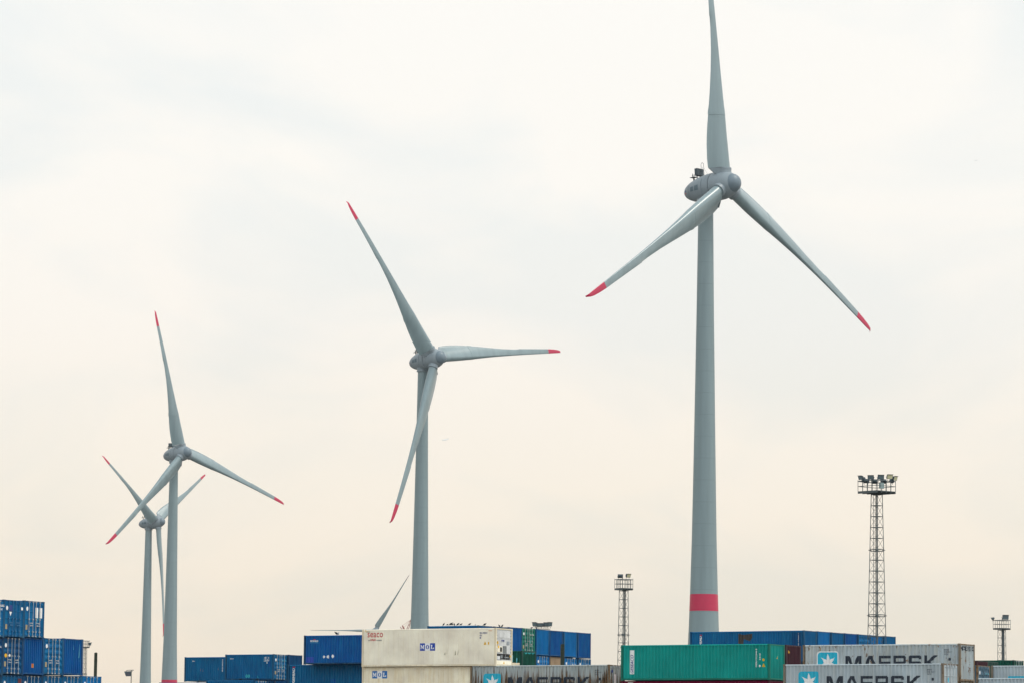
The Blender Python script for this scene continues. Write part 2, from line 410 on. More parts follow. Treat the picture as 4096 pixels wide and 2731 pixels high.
def mb_roof(L, h):
    def fn():
        b = MB(); br = corr_breaks(-L / 2 + .12, L / 2 - .12, .21)
        for (a, da), (c, dc) in zip(br, br[1:]):
            za, zc = h - .022 - da * .02, h - .022 - dc * .02
            b.quad((a, -CW / 2 + .076, za), (c, -CW / 2 + .076, zc), (c, CW / 2 - .076, zc), (a, CW / 2 - .076, za))
        return b
    return fn
def mb_door(L, h, side, style):
    def fn():
        b = MB(); y0, y1 = (-CW / 2 + .145, -.012) if side < 0 else (.012, CW / 2 - .145)
        z0, z1 = .155, h - .108; X = L / 2 - .02
        prof = [(z0, 0), (z0 + .12, 0)]
        ncr = 4 if style == 'flat' else 5
        cell = (z1 - z0 - .24) / ncr
        for i in range(ncr):
            a = z0 + .12 + i * cell
            if style == 'flat': prof += [(a + .02, .03), (a + cell - .05, .03), (a + cell - .03, 0.), (a + cell, 0)]
            else: prof += [(a + .10, 0), (a + .2, .05), (a + cell - .12, .05), (a + cell - .02, 0)]
        prof += [(z1 - .12, 0), (z1, 0)]
        for (za, da), (zc, dc) in zip(prof, prof[1:]):
            b.quad((X - da, y0 + .06, za), (X - da, y1 - .06, za), (X - dc, y1 - .06, zc), (X - dc, y0 + .06, zc))
        for ya, yb in ((y0, y0 + .06), (y1 - .06, y1)): b.box(X - .05, X + .004, ya, yb, z0, z1)
        if style == 'flat':
            ym = (y0 + y1) / 2; b.box(X - .03, X + .003, ym - .03, ym + .03, z0, z1)
        return b
    return fn
def mb_bar(L, h, y):
    def fn():
        b = MB(); X = L / 2 + .035
        b.tube((X, y, .09), (X, y, h - .05), .019, 6)
        for z in (.11, .42, h * .5, h - .09): b.box(X - .05, X + .035, y - .05, y + .05, z - .045, z + .045)
        return b
    return fn
def mb_handle(L, h, y, d, z):
    def fn():
        b = MB(); X = L / 2 + .055
        b.box(X - .012, X + .016, min(y, y + d), max(y, y + d), z - .022, z + .022); b.box(X - .03, X + .02, y + d - .04, y + d + .04, z - .05, z + .05)
        return b
    return fn

def container(label, corner, px, py, s, th, L=12.192, h=2.591, col='mid blue paint', fcol=None, end='doors', style='wavy', bars=GALV, group=None, cat='container', z_from=None, marks=True, name='shipping_container', flat=False):
    th = R(th); ax = Vector((math.cos(th), -math.sin(th), 0)); ay = Vector((math.sin(th), math.cos(th), 0))
    Pw = at(px, py, s)
    c = Pw + ax * (L / 2 if corner == 'A' else -L / 2) + ay * (CW / 2)
    c.z = Pw.z - h
    root = empty(name, c, -th); tag(root, label, cat, group)
    mat = _pc[col]; fm = _pc.get(fcol or (col + ' weathered')) or mat
    K = (round(L, 2), round(h, 3))
    cached(('fr', K, fm.name), mb_frame(L, h), 'frame', fm, root)
    for sy in (-1, 1): cached(('rail', sy, K, mat.name), mb_rail(L, h, sy), 'top_rail', mat, root)
    fs = mb_flatside if flat else mb_side
    cached(('s-', K, mat.name, flat), fs(L, h, -1), 'side_panel', mat, root)
    cached(('s+', K, mat.name, flat), fs(L, h, 1), 'side_panel', mat, root)
    cached(('e-', K, mat.name), mb_end(L, h, -1), 'end_panel', mat, root)
    cached(('rf', K, mat.name), mb_roof(L, h), 'roof', mat, root)
    if end == 'panel': cached(('e+', K, mat.name), mb_end(L, h, 1), 'end_panel', mat, root)
    elif end == 'doors':
        for sd_ in (-1, 1):
            d = cached(('d', sd_, K, mat.name, style), mb_door(L, h, sd_, style), 'door', mat, root)
            ys = ((-.66, -.19) if sd_ < 0 else (.16, .63))
            for j, y in enumerate(ys):
                cached(('b', K, y, bars.name), mb_bar(L, h, y), 'locking_bar', bars, d)
                dd = .34 if j == 0 else -.34
                cached(('h', K, y, bars.name), mb_handle(L, h, y, dd, 1.02 - .17 * j), 'door_handle', bars, d)
        if marks:
            rnd = random.Random(int(px * 7 + py))
            place_on('end', 'placard', flat_polys_to_mesh([ell(.24, .30)]), WHITEP, root, L, h, .24, h - .72, lift=.016)
            place_on('end', 'data_plate', flat_polys_to_mesh([rect(.22, .34)]), TANP, root, L, h, .20, .55, lift=.016)
            code = 'BHCU %06d %d' % (rnd.randint(200000, 799999), rnd.randint(0, 9))
            if rnd.random() < .75:
                place_on('end', 'lettering', text_bm(code, .78, .13, .01), LTBLUE if rnd.random() < .5 else WHITEP, root, L, h, 1.42, h - .70, lift=.018)
                place_on('end', 'lettering', text_bm('22G1\nMAX GROSS\nTARE\nNET', .5, .55, .0), LTBLUE, root, L, h, 1.46, h - 1.55, lift=.018)
    root['_L'] = L; root['_h'] = h
    del root['_L'], root['_h']
    return root

# ---- lettering drawn as polygons -----------------------------------------------------
MAE = {
 'M': [[(0,0),(16,0),(32,38),(48,0),(64,0),(64,59),(53,59),(53,18),(37,56),(27,56),(11,18),(11,59),(0,59)]],
 'A': [[(23,0),(31,0),(31,13),(21,38),(31,38),(31,47),(17,47),(13,59),(0,59)], [(31,0),(39,0),(62,59),(49,59),(45,47),(31,47),(31,38),(41,38),(31,13)]],
 'E': [[(0,0),(50,0),(50,11),(11,11),(11,24),(47,24),(47,35),(11,35),(11,48),(50,48),(50,59),(0,59)]],
 'R': [[(0,0),(46,0),(52,6),(52,18),(41,18),(41,11),(11,11),(11,18),(0,18)], [(0,18),(11,18),(11,24),(41,24),(41,18),(52,18),(52,29),(47,34),(52,59),(40,59),(36,35),(11,35),(11,59),(0,59)]],
 'S': [[(5,0),(46,0),(50,5),(50,16),(39,16),(39,11),(11,11),(11,24),(46,24),(50,29),(50,54),(45,59),(4,59),(0,54),(0,45),(11,45),(11,48),(39,48),(39,35),(4,35),(0,31),(0,5)]],
 'K': [[(0,0),(11.5,0),(11.5,24),(36,0),(54,0),(25,27),(54,59),(39,59),(17,35),(11.5,40),(11.5,59),(0,59)]]}
def star(cx, cz, ro, ri, n=7):
    return [(cx + (ro if k % 2 == 0 else ri) * math.sin(math.pi * k / n), cz + (ro if k % 2 == 0 else ri) * math.cos(math.pi * k / n)) for k in range(2 * n)]
def star_side(root, L, h, br, ztop=.50, ltop=.85, border=False):
    if border: place_on('side', 'logo_border', flat_polys_to_mesh([rrect(1.70, 1.70, .22)]), WHITEP, root, L, h, 1.11, h - ztop - 1.63, br=br, lift=.004)
    place_on('side', 'logo_panel', flat_polys_to_mesh([rrect(1.56, 1.56, .2)]), CYANP, root, L, h, 1.18, h - ztop - 1.56, br=br, lift=.008)
    place_on('side', 'logo_star', flat_polys_to_mesh([star(0, 0, .70, .30)]), WHITEP, root, L, h, 1.18 + .80, h - ztop - .80, br=br, lift=.012)
    k = 1 / 52.5; kz = 1 / 58.
    for chx, ch in ((0, 'M'), (70, 'A'), (135, 'E'), (194, 'R'), (257, 'S'), (320, 'K')):
        bm = flat_polys_to_mesh([[(x * k, (59 - y) * kz) for x, y in reversed(p)] for p in MAE[ch]])
        place_on('side', 'lettering', bm, INK, root, L, h, 3.36 + chx * k, h - ltop - 59 * kz, br=br, lift=.008)
    place_on('side', 'serial_lettering', text_bm('MSKU\n843 412 7\n45G1', .62, .40, .012), INK, root, L, h, 10.93, h - .78, br=br, lift=.008)
    place_on('side', 'inspection_label', flat_polys_to_mesh([rrect(.16, .20, .05)]), INK, root, L, h, 11.28, h - 1.18, br=br, lift=.008)
    place_on('side', 'warning_sign', flat_polys_to_mesh([tri(.22, .24)]), ORANGEP if border else YELLOW, root, L, h, 11.33, h - 1.62, br=br, lift=.008)
def mol_sign(root, L, h, u, ztop, blue):
    W_, H_ = 1.385 / 3, .575; kx = W_ / 145; kz = H_ / 200; zb = h - ztop - H_
    Mp = [(18,45),(46,45),(72,105),(98,45),(126,45),(126,57),(118,57),(118,143),(126,143),(126,155),(88,155),(88,143),(96,143),(96,85),(72,148),(42,82),(42,143),(50,143),(50,155),(18,155),(18,143),(28,143),(28,57),(18,57)]
    Lp = [(20,45),(70,45),(70,57),(58,57),(58,142),(86,142),(103,112),(115,112),(112,155),(20,155),(20,143),(32,143),(32,57),(20,57)]
    cv = lambda p: [(x * kx, (200 - y) * kz) for x, y in reversed(p)]
    for i, c in enumerate((blue, WHITEP, blue)):
        place_on('side', 'sign_panel', flat_polys_to_mesh([rect(W_ - .003, H_)]), c, root, L, h, u + i * W_, zb, lift=.006)
    n = 20; ring = []
    for k in range(n):
        a, b_ = 2 * math.pi * k / n, 2 * math.pi * (k + 1) / n
        ring.append([(72 + 47 * math.cos(a), 102 + 56 * math.sin(a)), (72 + 47 * math.cos(b_), 102 + 56 * math.sin(b_)), (72 + 18 * math.cos(b_), 102 + 42 * math.sin(b_)), (72 + 18 * math.cos(a), 102 + 42 * math.sin(a))])
    place_on('side', 'lettering', flat_polys_to_mesh([cv(Mp)]), WHITEP, root, L, h, u, zb, lift=.010)
    place_on('side', 'lettering', flat_polys_to_mesh([cv(q) for q in ring]), blue, root, L, h, u + W_, zb, lift=.010)
    place_on('side', 'lettering', flat_polys_to_mesh([cv(Lp)]), WHITEP, root, L, h, u + 2 * W_, zb, lift=.010)

# ================================================================== CONTAINERS
SB12, SB6 = side_breaks(12.192), side_breaks(6.058)
g1 = 'blue containers stacked at the left edge'
z0 = FPX / 57.4; st = 2.5 * math.cos(R(28.5))
def ls(k): return FPX / (z0 + st * (k - 1))
LS = [  # label, k, x, y, colour, end, style, bars
 ('blue container with white lettering cut by the left picture edge, top tier of stack', 0, -64, 2392.5, 'mid blue paint', 'doors', 'flat', GALV),
 ('blue container with ribbed doors, blue bars and white triangle sticker, top tier, left', 1, 17, 2395.5, 'mid blue paint', 'doors', 'flat', BARBLUE),
 ('blue container with two white notices on its barred doors, right end of the top tier', 2, 98, 2399, 'mid blue paint', 'doors', 'flat', GALV),
 ('dark blue container cut by the left picture edge, second tier of the left stack', 0, -70, 2544, 'navy blue paint', 'doors', 'wavy', GALV),
 ('dark blue container with a round yellow sticker on its doors, second tier of left stack', 1, 12, 2545, 'navy blue paint', 'doors', 'wavy', GALV),
 ('dark blue corrugated container end with one small orange plate, second tier of left stack', 2, 95, 2547, 'royal blue paint', 'panel', '', GALV),
 ('blue container with wavy doors and pale lettering, between two corrugated ends of left stack', 3, 176, 2549, 'mid blue paint', 'doors', 'wavy', GALV),
 ('blue corrugated container end with pale scratches, beside the small platform at the left', 4, 255, 2550.5, 'royal blue paint', 'panel', '', GALV),
 ('navy container cut by the bottom left picture corner, lowest visible tier', 0, -76, 2695, 'navy blue paint', 'doors', 'flat', GALV),
 ('blue container with a dark red patch on its door, lowest visible tier at left', 1, 7, 2696, 'mid blue paint', 'doors', 'flat', BARBLUE),
 ('blue barred container doors below the corrugated end with the orange plate', 2, 90, 2697.3, 'navy blue paint', 'doors', 'flat', GALV),
 ('blue barred container doors, third from the right in the lowest left tier', 3, 172, 2698.5, 'mid blue paint', 'doors', 'flat', GALV),
 ('blue barred container doors below the scratched corrugated end, left of the rightmost one', 4, 250, 2699.5, 'mid blue paint', 'doors', 'flat', GALV),
 ('blue barred container doors at the right end of the lowest tier at left', 5, 328.5, 2700.5, 'bright blue paint', 'doors', 'flat', GALV)]
lsr = []
for (lab, k, x, y, col, en, sty, ba) in LS:
    lsr.append(container(lab, 'B', x, y, ls(k), 28.5, 12.192, 2.591, col, end=en, style=sty or 'wavy', bars=ba, group=g1))
h0 = 2.591; LL = 12.192
place_on('end', 'notice', flat_polys_to_mesh([rect(.34, .72)]), WHITEP, lsr[2], LL, h0, 1.31, h0 - 1.18, lift=.022)
place_on('end', 'notice', flat_polys_to_mesh([rect(.34, .72)]), WHITEP, lsr[2], LL, h0, 1.80, h0 - 1.18, lift=.022)
place_on('end', 'sticker', flat_polys_to_mesh([[(0, .3), (.15, 0), (.3, .3)]]), WHITEP, lsr[1], LL, h0, .62, h0 - 1.12, lift=.022)
place_on('end', 'sticker', flat_polys_to_mesh([rect(.22, .2)]), WHITEP, lsr[1], LL, h0, 2.0, h0 - .66, lift=.022)
place_on('end', 'paint_patch', flat_polys_to_mesh([rect(.36, .4)]), NAVYINK, lsr[1], LL, h0, .62, h0 - .76, lift=.020)
place_on('end', 'sticker', flat_polys_to_mesh([ell(.3, .28)]), YELLOW, lsr[4], LL, h0, .22, h0 - 1.42, lift=.022)
place_on('end', 'sticker', flat_polys_to_mesh([ell(.2, .2)]), WHITEP, lsr[4], LL, h0, .72, h0 - 1.36, lift=.022)
place_on('end', 'data_plate', flat_polys_to_mesh([rect(.20, .28)]), ORANGEP, lsr[5], LL, h0, 1.08, .50, br=END_BR, lift=.012)
place_on('end', 'sticker', flat_polys_to_mesh([rect(.42, .5), [(.2, 0), (.42, 0), (.4, -.25)]]), plain('dark red patch paint', (.10, .01, .015)), lsr[9], LL, h0, 1.9, h0 - .72, lift=.022)
place_on('end', 'scratches', flat_polys_to_mesh([[(1.5, 1.7), (1.53, 1.7), (1.56, 2.1)], [(1.9, 1.2), (1.96, 1.3), (2.02, 2.3), (1.96, 2.2)], [(1.95, .95), (1.99, 1.0), (1.99, 1.2)], [(1.35, 1.8), (1.38, 1.8), (1.38, 2.2)]]), LTBLUE, lsr[7], LL, h0, 0, 0, br=END_BR, lift=.010)
for o_ in (lsr[0],): place_on('end', 'lettering', text_bm('HAMBURG', .9, .16, .02), WHITEP, o_, LL, h0, 1.46, h0 - .47, lift=.022)

# ---- small blue group left of centre
g2 = 'blue containers in the low row left of centre'
M1 = container('lower set blue container side at the left end of the row, behind its neighbour', 'A', 738, 2626.4, 37.6, 31, 6.058, 2.591, 'teal blue paint', end='panel', group=g2)
M2 = container('blue container with white digits on its side and barred doors, highest of the low row', 'B', 1096, 2614, 39.4, 31, 6.058, 2.591, 'teal blue paint', end='doors', style='wavy', group=g2)
M3 = container('dark blue corrugated container end between barred doors and the taller royal blue container', 'B', 1156, 2616.3, 39.2, 31, 6.058, 2.591, 'navy blue paint', end='panel', group=g2)
N1 = container('blue container showing only its top rail at the bottom edge, left of the low row', 'B', 829, 2727, 39.2, 31, 6.058, 2.591, 'teal blue paint', end='panel', group=g2)
N2 = container('blue container cut by the bottom edge, below the one with white digits', 'B', 1020, 2718.5, 39.6, 31, 6.058, 2.591, 'mid blue paint', end='doors', group=g2)
N3 = container('dark navy container end in shadow at the bottom edge, below the barred blue doors', 'B', 1101, 2713, 38.4, 31, 6.058, 2.591, 'navy blue paint', end='panel', group=g2)
L6 = 6.058
for rt, u_ in ((M1, .95), (M2, .62)):
    place_on('side', 'logo', text_bm('BRIDGEHEAD', .40, .09, .03), WHITEP, rt, L6, h0, u_, h0 - .48, br=SB6, lift=.008)
place_on('side', 'vertical_lettering', text_bm('BHCU 301674 2', 1.28, .10, .03), WHITEP, M1, L6, h0, 4.90, 1.05, rot=True, br=SB6, lift=.008)
place_on('side', 'lettering', text_bm('1111\n22G1', .72, .44, .02), WHITEP, M2, L6, h0, 4.75, h0 - .72, br=SB6, lift=.008)
place_on('side', 'placard', flat_polys_to_mesh([ell(.14, .2)]), WHITEP, M2, L6, h0, 5.12, h0 - .98, br=SB6, lift=.008)
place_on('side', 'lettering', text_bm('00', .55, .36, .02), TURQ, M2, L6, h0, 2.55, .20, br=SB6, lift=.008)
place_on('side', 'lettering', text_bm('K', .16, .2, .02), TURQ, M2, L6, h0, 4.0, .20, br=SB6, lift=.008)
place_on('side', 'paint_patch', flat_polys_to_mesh([rect(.30, .62)]), _pc['royal blue paint'], M2, L6, h0, 5.30, h0 - 1.3, br=SB6, lift=.006)
place_on('side', 'rust_scratches', flat_polys_to_mesh([[(2.05, 1.1), (2.1, 1.1), (2.09, 1.45)], [(2.35, 1.05), (2.41, 1.05), (2.40, 1.5)], [(4.38, 1.2), (4.43, 1.2), (4.42, 1.5)]]), plain('pale rust', (.3, .14, .08)), M1, L6, h0, 0, 0, br=SB6, lift=.008)

B1 = container('royal blue container with three white diamond stickers and small white lettering', 'A', 1215.4, 2539.8, 44.6, 31, col='royal blue paint', fcol='navy blue paint weathered', end='panel', group='blue containers stacked left of the cream ones')
B2 = container('worn blue container with white vertical lettering, below the royal blue one', 'A', 1151, 2656.6, 44.3, 31, col='teal blue paint', end='panel', group='blue containers stacked left of the cream ones')
def bridge(root, u, ztop, wd, ht, vertical=False, sub=True):
    if not vertical:
        place_on('side', 'lettering', text_bm('BRIDGEHEAD', wd, ht, .035), WHITEP, root, LL, h0, u, h0 - ztop - ht, br=SB12, lift=.008)
        place_on('side', 'lettering', text_bm('CONTAINER SERVICES', wd, ht * .42, .01), LTBLUE, root, LL, h0, u, h0 - ztop - ht * 1.75, br=SB12, lift=.008)
        place_on('side', 'logo_arch', flat_polys_to_mesh([[(0, 0), (.30, 0), (.22, .08), (.08, .08)]]), REDP, root, LL, h0, u + wd * .35, h0 - ztop + .02, br=SB12, lift=.008)
    else:
        place_on('side', 'lettering', text_bm('BRIDGEHEAD', wd, ht, .03), WHITEP, root, LL, h0, u, h0 - ztop - wd, rot=True, br=SB12, lift=.008)
        place_on('side', 'logo_arch', flat_polys_to_mesh([rect(ht * .9, .09)]), REDP, root, LL, h0, u + .03, h0 - ztop + .06, br=SB12, lift=.008)
bridge(B1, .66, .43, .84, .15)
for u_ in (2.03, 2.47, 2.97): place_on('side', 'sticker', flat_polys_to_mesh([diamond(.30, .34)]), WHITEP, B1, LL, h0, u_, .50 + (.04 if u_ > 2.9 else 0), br=SB12, lift=.008)
place_on('side', 'paint_patch', flat_polys_to_mesh([rect(.78, .5)]), MBLUE, B1, LL, h0, .30, .16, br=SB12, lift=.004)
bridge(B2, .50, .33, 1.95, .24, vertical=True)
place_on('side', 'paint_patch', flat_polys_to_mesh([rect(.62, .36)]), _pc['royal blue paint'], B2, LL, h0, 4.6, .92, br=SB12, lift=.006)

# ---- cream refrigerated containers
hr = 2.896
S1 = container('cream refrigerated container with red lettering and cooling unit, upper of the two', 'B', 1985, 2508.6, 52.6, 31, h=hr, col='cream paint', end='reefer', group='cream refrigerated containers', cat='container', name='refrigerated_container', flat=True)
S2 = container('stained cream refrigerated container with blue and white sign near its left end, lower', 'B', 1985, 2661.2, 52.6, 31, h=hr, col='stained cream paint', fcol='cream paint weathered', end='reefer', group='cream refrigerated containers', cat='container', name='refrigerated_container', flat=True)
S3 = container('cream container end peeping out behind the cooling unit, above the streaked grey roof', 'B', 2017, 2646, 49.5, 31, col='cream paint', end='panel', cat='container')
mol_sign(S1, LL, hr, 5.34, 1.12, MBLUE)
mol_sign(S2, LL, hr, .95, .33, MBLUE2)
place_on('side', 'lettering', text_bm('seaco', 1.42, .35, .006, spacing=1.08), REDP, S1, LL, hr, .52, hr - .62, lift=.008)
place_on('side', 'lettering', text_bm('an', .12, .09, .01), INK, S1, LL, hr, .60, hr - .90, lift=.008)
place_on('side', 'lettering', text_bm('HNA', .50, .17, .03, shear=.3), REDP, S1, LL, hr, .77, hr - .90, lift=.008)
place_on('side', 'lettering', text_bm('company', .50, .13, .012), INK, S1, LL, hr, 1.34, hr - .94, lift=.008)
place_on('side', 'serial_lettering', text_bm('SEGU 908240 1', .68, .15, .015), NAVYINK, S1, LL, hr, 10.72, hr - .46, lift=.008)
place_on('side', 'serial_lettering', text_bm('45R1', .20, .13, .015), NAVYINK, S1, LL, hr, 10.72, hr - .64, lift=.008)
place_on('side', 'serial_lettering', text_bm('M', .11, .15, .015), NAVYINK, S1, LL, hr, 10.73, hr - .83, lift=.008)
place_on('side', 'height_marking', text_bm('HIGH', .34, .06, .04), ORANGEP, S1, LL, hr, 11.5, hr - .25, lift=.008)
place_on('side', 'warning_sign', flat_polys_to_mesh([tri(.25, .27)]), YELLOW, S1, LL, hr, 11.08, hr - 1.28, lift=.008)
place_on('side', 'warning_sign', flat_polys_to_mesh([rect(.12, .19)]), YELLOW, S1, LL, hr, 11.46, hr - 1.27, lift=.008)
place_on('side', 'height_marking', flat_polys_to_mesh([rect(.05, .17), rect(.26, .045, .05, -.02)]), YELLOW, S1, LL, hr, .32, hr - .19, lift=.010)
place_on('side', 'lettering', text_bm("GREASE", .36, .05, .04), INK, S1, LL, hr, .40, hr - .22, lift=.012)
mold = plain('olive mould stain', (.30, .27, .17))
place_on('side', 'stain', flat_polys_to_mesh([[(0, .1), (.05, 0), (.07, .25)], [(.1, 0), (.14, .1), (.12, .3)], [(.24, .1), (.27, .12), (.26, .65)], [(.95, 0), (1.05, .05), (1.02, .4), (.97, .25)], [(1.2, 0), (1.26, .1), (1.25, .5)], [(1.32, .2), (1.34, .2), (1.33, .75)]]), mold, S1, LL, hr, 7.55, hr - 2.08, lift=.008)
def reefer_end(root, h):
    X = LL / 2; Y = CW / 2
    MB().box(X - .10, X - .012, -Y + .135, Y - .135, .152, .42).build('sill_panel', _pc['cream paint'], root)
    up = MB().box(X - .10, X - .055, -Y + .135, Y - .135, .425, h - .11).build('machinery_panel', _pc['reefer unit grey'], root)
    b = MB()
    for y0, y1, z0, z1 in ((-.70, -.03, h - .72, h - .22), (.03, .92, h - .72, h - .22), (-1.0, .98, h - .79, h - .765), (-.9, .9, 1.52, 1.55)): b.box(X - .054, X - .040, y0, y1, z0, z1)
    b.build('evaporator_cover', _pc['reefer unit grey'], up)
    f = MB().box(X - .054, X - .02, -.98, -.25, 1.06, 1.50)
    f.build('control_box', _pc['cream paint'], up)
    MB().box(X - .019, X - .010, -.60, -.32, 1.10, 1.44).build('control_screen', DARK, up)
    MB().box(X - .054, X - .03, -.14, .36, .98, 1.55).build('ventilation_grille', GRILLE, up)
    MB().box(X - .054, X - .025, .42, .80, .98, 1.53).build('access_cover', _pc['reefer unit grey'], up)
    MB().box(X - .054, X - .035, -1.02, .90, .52, .93).box(X - .054, X - .030, -1.02, .90, .93, .95).build('compressor_bay', DARK, up)  # dark plate painted in place of the shaded opening behind the compressor
    c = MB().tube((X - .02, -.42, .60), (X - .02, -.42, .84), .11, 10).tube((X - .02, .05, .68), (X - .02, .62, .68), .05, 8).tube((X - .02, .2, .55), (X - .02, .2, .9), .02, 6)
    c.build('compressor', plain('compressor grey', (.22, .24, .25), .4, .3), up)
    MB().box(X - .034, X - .008, -1.02, -.60, .52, .76).build('battery_cover', _pc['reefer unit grey'], up)
    b = MB()
    for i in range(9):
        z = .55 + i * .25
        for y in (-1.03, 1.03): b.box(X - .054, X - .03, y - .02, y + .02, z, z + .05)
    b.build('panel_clamps', DARK, up)
    for y0, y1, z0, z1, mt in ((-.98, -.86, h - 1.24, h - 1.0, YELLOW), (-.90, -.74, 1.36, 1.56, YELLOW), (.86, .98, .72, .86, YELLOW), (-.34, -.22, h - 1.0, h - .88, NAVYINK), (-.10, .02, h - 1.0, h - .88, NAVYINK), (.44, .78, h - 1.22, h - .98, plain('grey label', (.3, .33, .36)))):
        MB().box(X - .0385, X - .007, y0, y1, z0, z1).build('label', mt, up)
    MB().hull8([(X - .012, -.14, .2), (X - .012, .10, .2), (X - .012, .0, .38), (X - .012, -.03, .38)], [(X - .006, -.14, .2), (X - .006, .10, .2), (X - .006, .0, .38), (X - .006, -.03, .38)]).build('warning_sign', YELLOW, root)
reefer_end(S1, hr); reefer_end(S2, hr)

# ---- grey star containers, green and crimson
g5 = 'grey containers with a star logo'
X1 = container('grey container heavily streaked with dark rust, with a star logo, at the bottom centre', 'B', 2437.5, 2655.8, 53.6, 31, h=hr, col='streaked grey paint', fcol='grey paint weathered', end='doors', style='flat', group=g5, marks=False)
X2 = container('grey rust stained container with a star logo, upper right, right end blotched with rust', 'B', 3841, 2571.3, 57.8, 31.4, h=2.591, col='blotched grey paint', fcol='grey paint weathered', end='panel', group=g5)
X3 = container('grey container with star logo and pale doors, lower right, before the rusty one', 'B', 3774, 2650.5, 58.9, 31.2, h=hr, col='grey paint', fcol='grey paint weathered', end='doors', style='flat', group=g5, marks=False)
X2b = container('grey container end in deep shade under the rust blotched end', 'B', 3841, 2721, 57.8, 31.4, h=2.591, col='grey paint', fcol='grey paint weathered', end='panel', group=g5)
star_side(X1, LL, hr, SB12, ztop=.62, ltop=.90)
star_side(X2, LL, 2.591, SB12, ztop=.53, ltop=.80, border=True)
star_side(X3, LL, hr, SB12, ztop=.50, ltop=.83)
for i, ch in enumerate('MAERSK'):
    bm = flat_polys_to_mesh([[(x * .0060, (59 - y) * .0052) for x, y in reversed(p)] for p in MAE[ch]])
    place_on('end', 'lettering', bm, INK, X2, LL, 2.591, .10 + (0, .40, .78, 1.12, 1.47, 1.83)[i], 2.591 - .17 - .31, br=END_BR, lift=.010)
place_on('end', 'sticker', flat_polys_to_mesh([ell(.24, .34)]), CYANP, X3, LL, hr, .62, hr - 1.28, lift=.022)
place_on('end', 'notice', flat_polys_to_mesh([rect(.36, .8)]), plain('pink white film', (.62, .56, .56)), X1, LL, hr, .72, hr - 1.5, lift=.022)
place_on('end', 'sticker', flat_polys_to_mesh([ell(.22, .28)]), NAVYINK, X1, LL, hr, .30, hr - .62, lift=.022)

G1 = container('bright teal green container with a white vertical label near its left end', 'B', 3079, 2572.3, 55.7, 30.5, h=2.591, col='green paint', end='panel')
R1 = container('crimson container at the bottom edge, directly below the teal green one', 'B', 3079, 2718.5, 55.7, 30.5, h=2.591, col='crimson paint', end='panel')
G2 = container('dark maroon corrugated container end between the teal green and the rusty grey container', 'B', 3146, 2576.5, 54.9, 30.5, h=2.591, col='maroon paint', end='panel')
G3 = container('dark red container end in shade at the bottom edge, right of the crimson side', 'B', 3146, 2722, 54.9, 30.5, h=2.591, col='maroon paint', end='panel')
place_on('side', 'label_strip', flat_polys_to_mesh([rect(.40, 1.74)]), WHITEP, G1, LL, h0, .72, h0 - 2.13, br=SB12, lift=.008)
place_on('side', 'lettering', text_bm('GESEACO', 1.36, .20, .03, shear=.3), NAVYINK, G1, LL, h0, .82, h0 - 2.08, rot=True, br=SB12, lift=.012)
place_on('side', 'vertical_lettering', text_bm('GESU 512346 0', 1.32, .085, .03), WHITEP, G1, LL, h0, 11.06, h0 - 1.68, rot=True, br=SB12, lift=.010)
place_on('side', 'lettering', text_bm('2210', .5, .07, .03), WHITEP, G1, LL, h0, 11.36, h0 - 1.18, rot=True, br=SB12, lift=.010)
place_on('side', 'placard', flat_polys_to_mesh([ell(.12, .18)]), WHITEP, G1, LL, h0, 11.32, h0 - 1.68, br=SB12, lift=.010)
place_on('side', 'warning_sign', flat_polys_to_mesh([ell(.14, .2)]), YELLOW, G1, LL, h0, 11.60, h0 - 1.25, br=SB12, lift=.010)
place_on('side', 'warning_sign', flat_polys_to_mesh([tri(.23, .26)]), YELLOW, G1, LL, h0, 11.57, h0 - 1.66, br=SB12, lift=.010)
place_on('end', 'warning_sign', flat_polys_to_mesh([tri(.24, .22)]), YELLOW, G1, LL, h0, 1.15, h0 - 1.05, br=END_BR, lift=.012)
place_on('end', 'warning_sign', flat_polys_to_mesh([tri(.24, .22)]), YELLOW, G2, LL, h0, .30, h0 - .60, br=END_BR, lift=.012)
place_on('side', 'label_strip', flat_polys_to_mesh([rect(.38, .5)]), WHITEP, R1, LL, h0, .60, h0 - .60, br=SB12, lift=.010)

# ---- back row right (behind the green container)
g6 = 'blue containers in the far right row'
BR = container('long weathered blue container side behind the teal green one, with rust and tall white letters', 'B', 3217, 2518.8, 43.4, 33, h=hr, col='mid blue paint', fcol='mid blue paint weathered', end='panel', group=g6)
place_on('side', 'vertical_lettering', text_bm('BRIDGEHEAD', 2.0, .24, .03), WHITEP, BR, LL, hr, 1.02, hr - 2.42, rot=True, br=SB12, lift=.008)
place_on('side', 'logo_arch', flat_polys_to_mesh([rect(.24, .07)]), REDP, BR, LL, hr, 1.04, hr - .36, br=SB12, lift=.008)
place_on('side', 'paint_patch', flat_polys_to_mesh([rect(1.10, 2.5)]), _pc['navy blue paint'], BR, LL, hr, 10.85, .18, br=SB12, lift=.004)
place_on('side', 'vertical_lettering', text_bm('BHCU 415220 7', 1.5, .10, .03), WHITEP, BR, LL, hr, 11.52, hr - 1.75, rot=True, br=SB12, lift=.010)
place_on('side', 'rust_patch', flat_polys_to_mesh([[(0, .1), (.5, 0), (.62, .5), (1.2, .3), (1.5, .6), (1.5, 1.0), (.6, .9), (0, 1.0)]]), P('patchy rust', (.06, .055, .05), rust=.4, chips=.6), BR, LL, hr, 5.2, hr - 1.25, br=SB12, lift=.006)
zb0 = FPX / 43.4; names = ('first blue container end right of the dark corner post in the far right row', 'second, lighter blue container end in the far right row', 'third blue container end in the far right row', 'fourth, deep blue container end in the far right row', 'fifth blue container end in the far right row', 'sixth blue container end in the far right row, behind the tall mast')
cols = ('teal blue paint', 'bright blue paint', 'mid blue paint', 'royal blue paint', 'mid blue paint', 'bright blue paint')
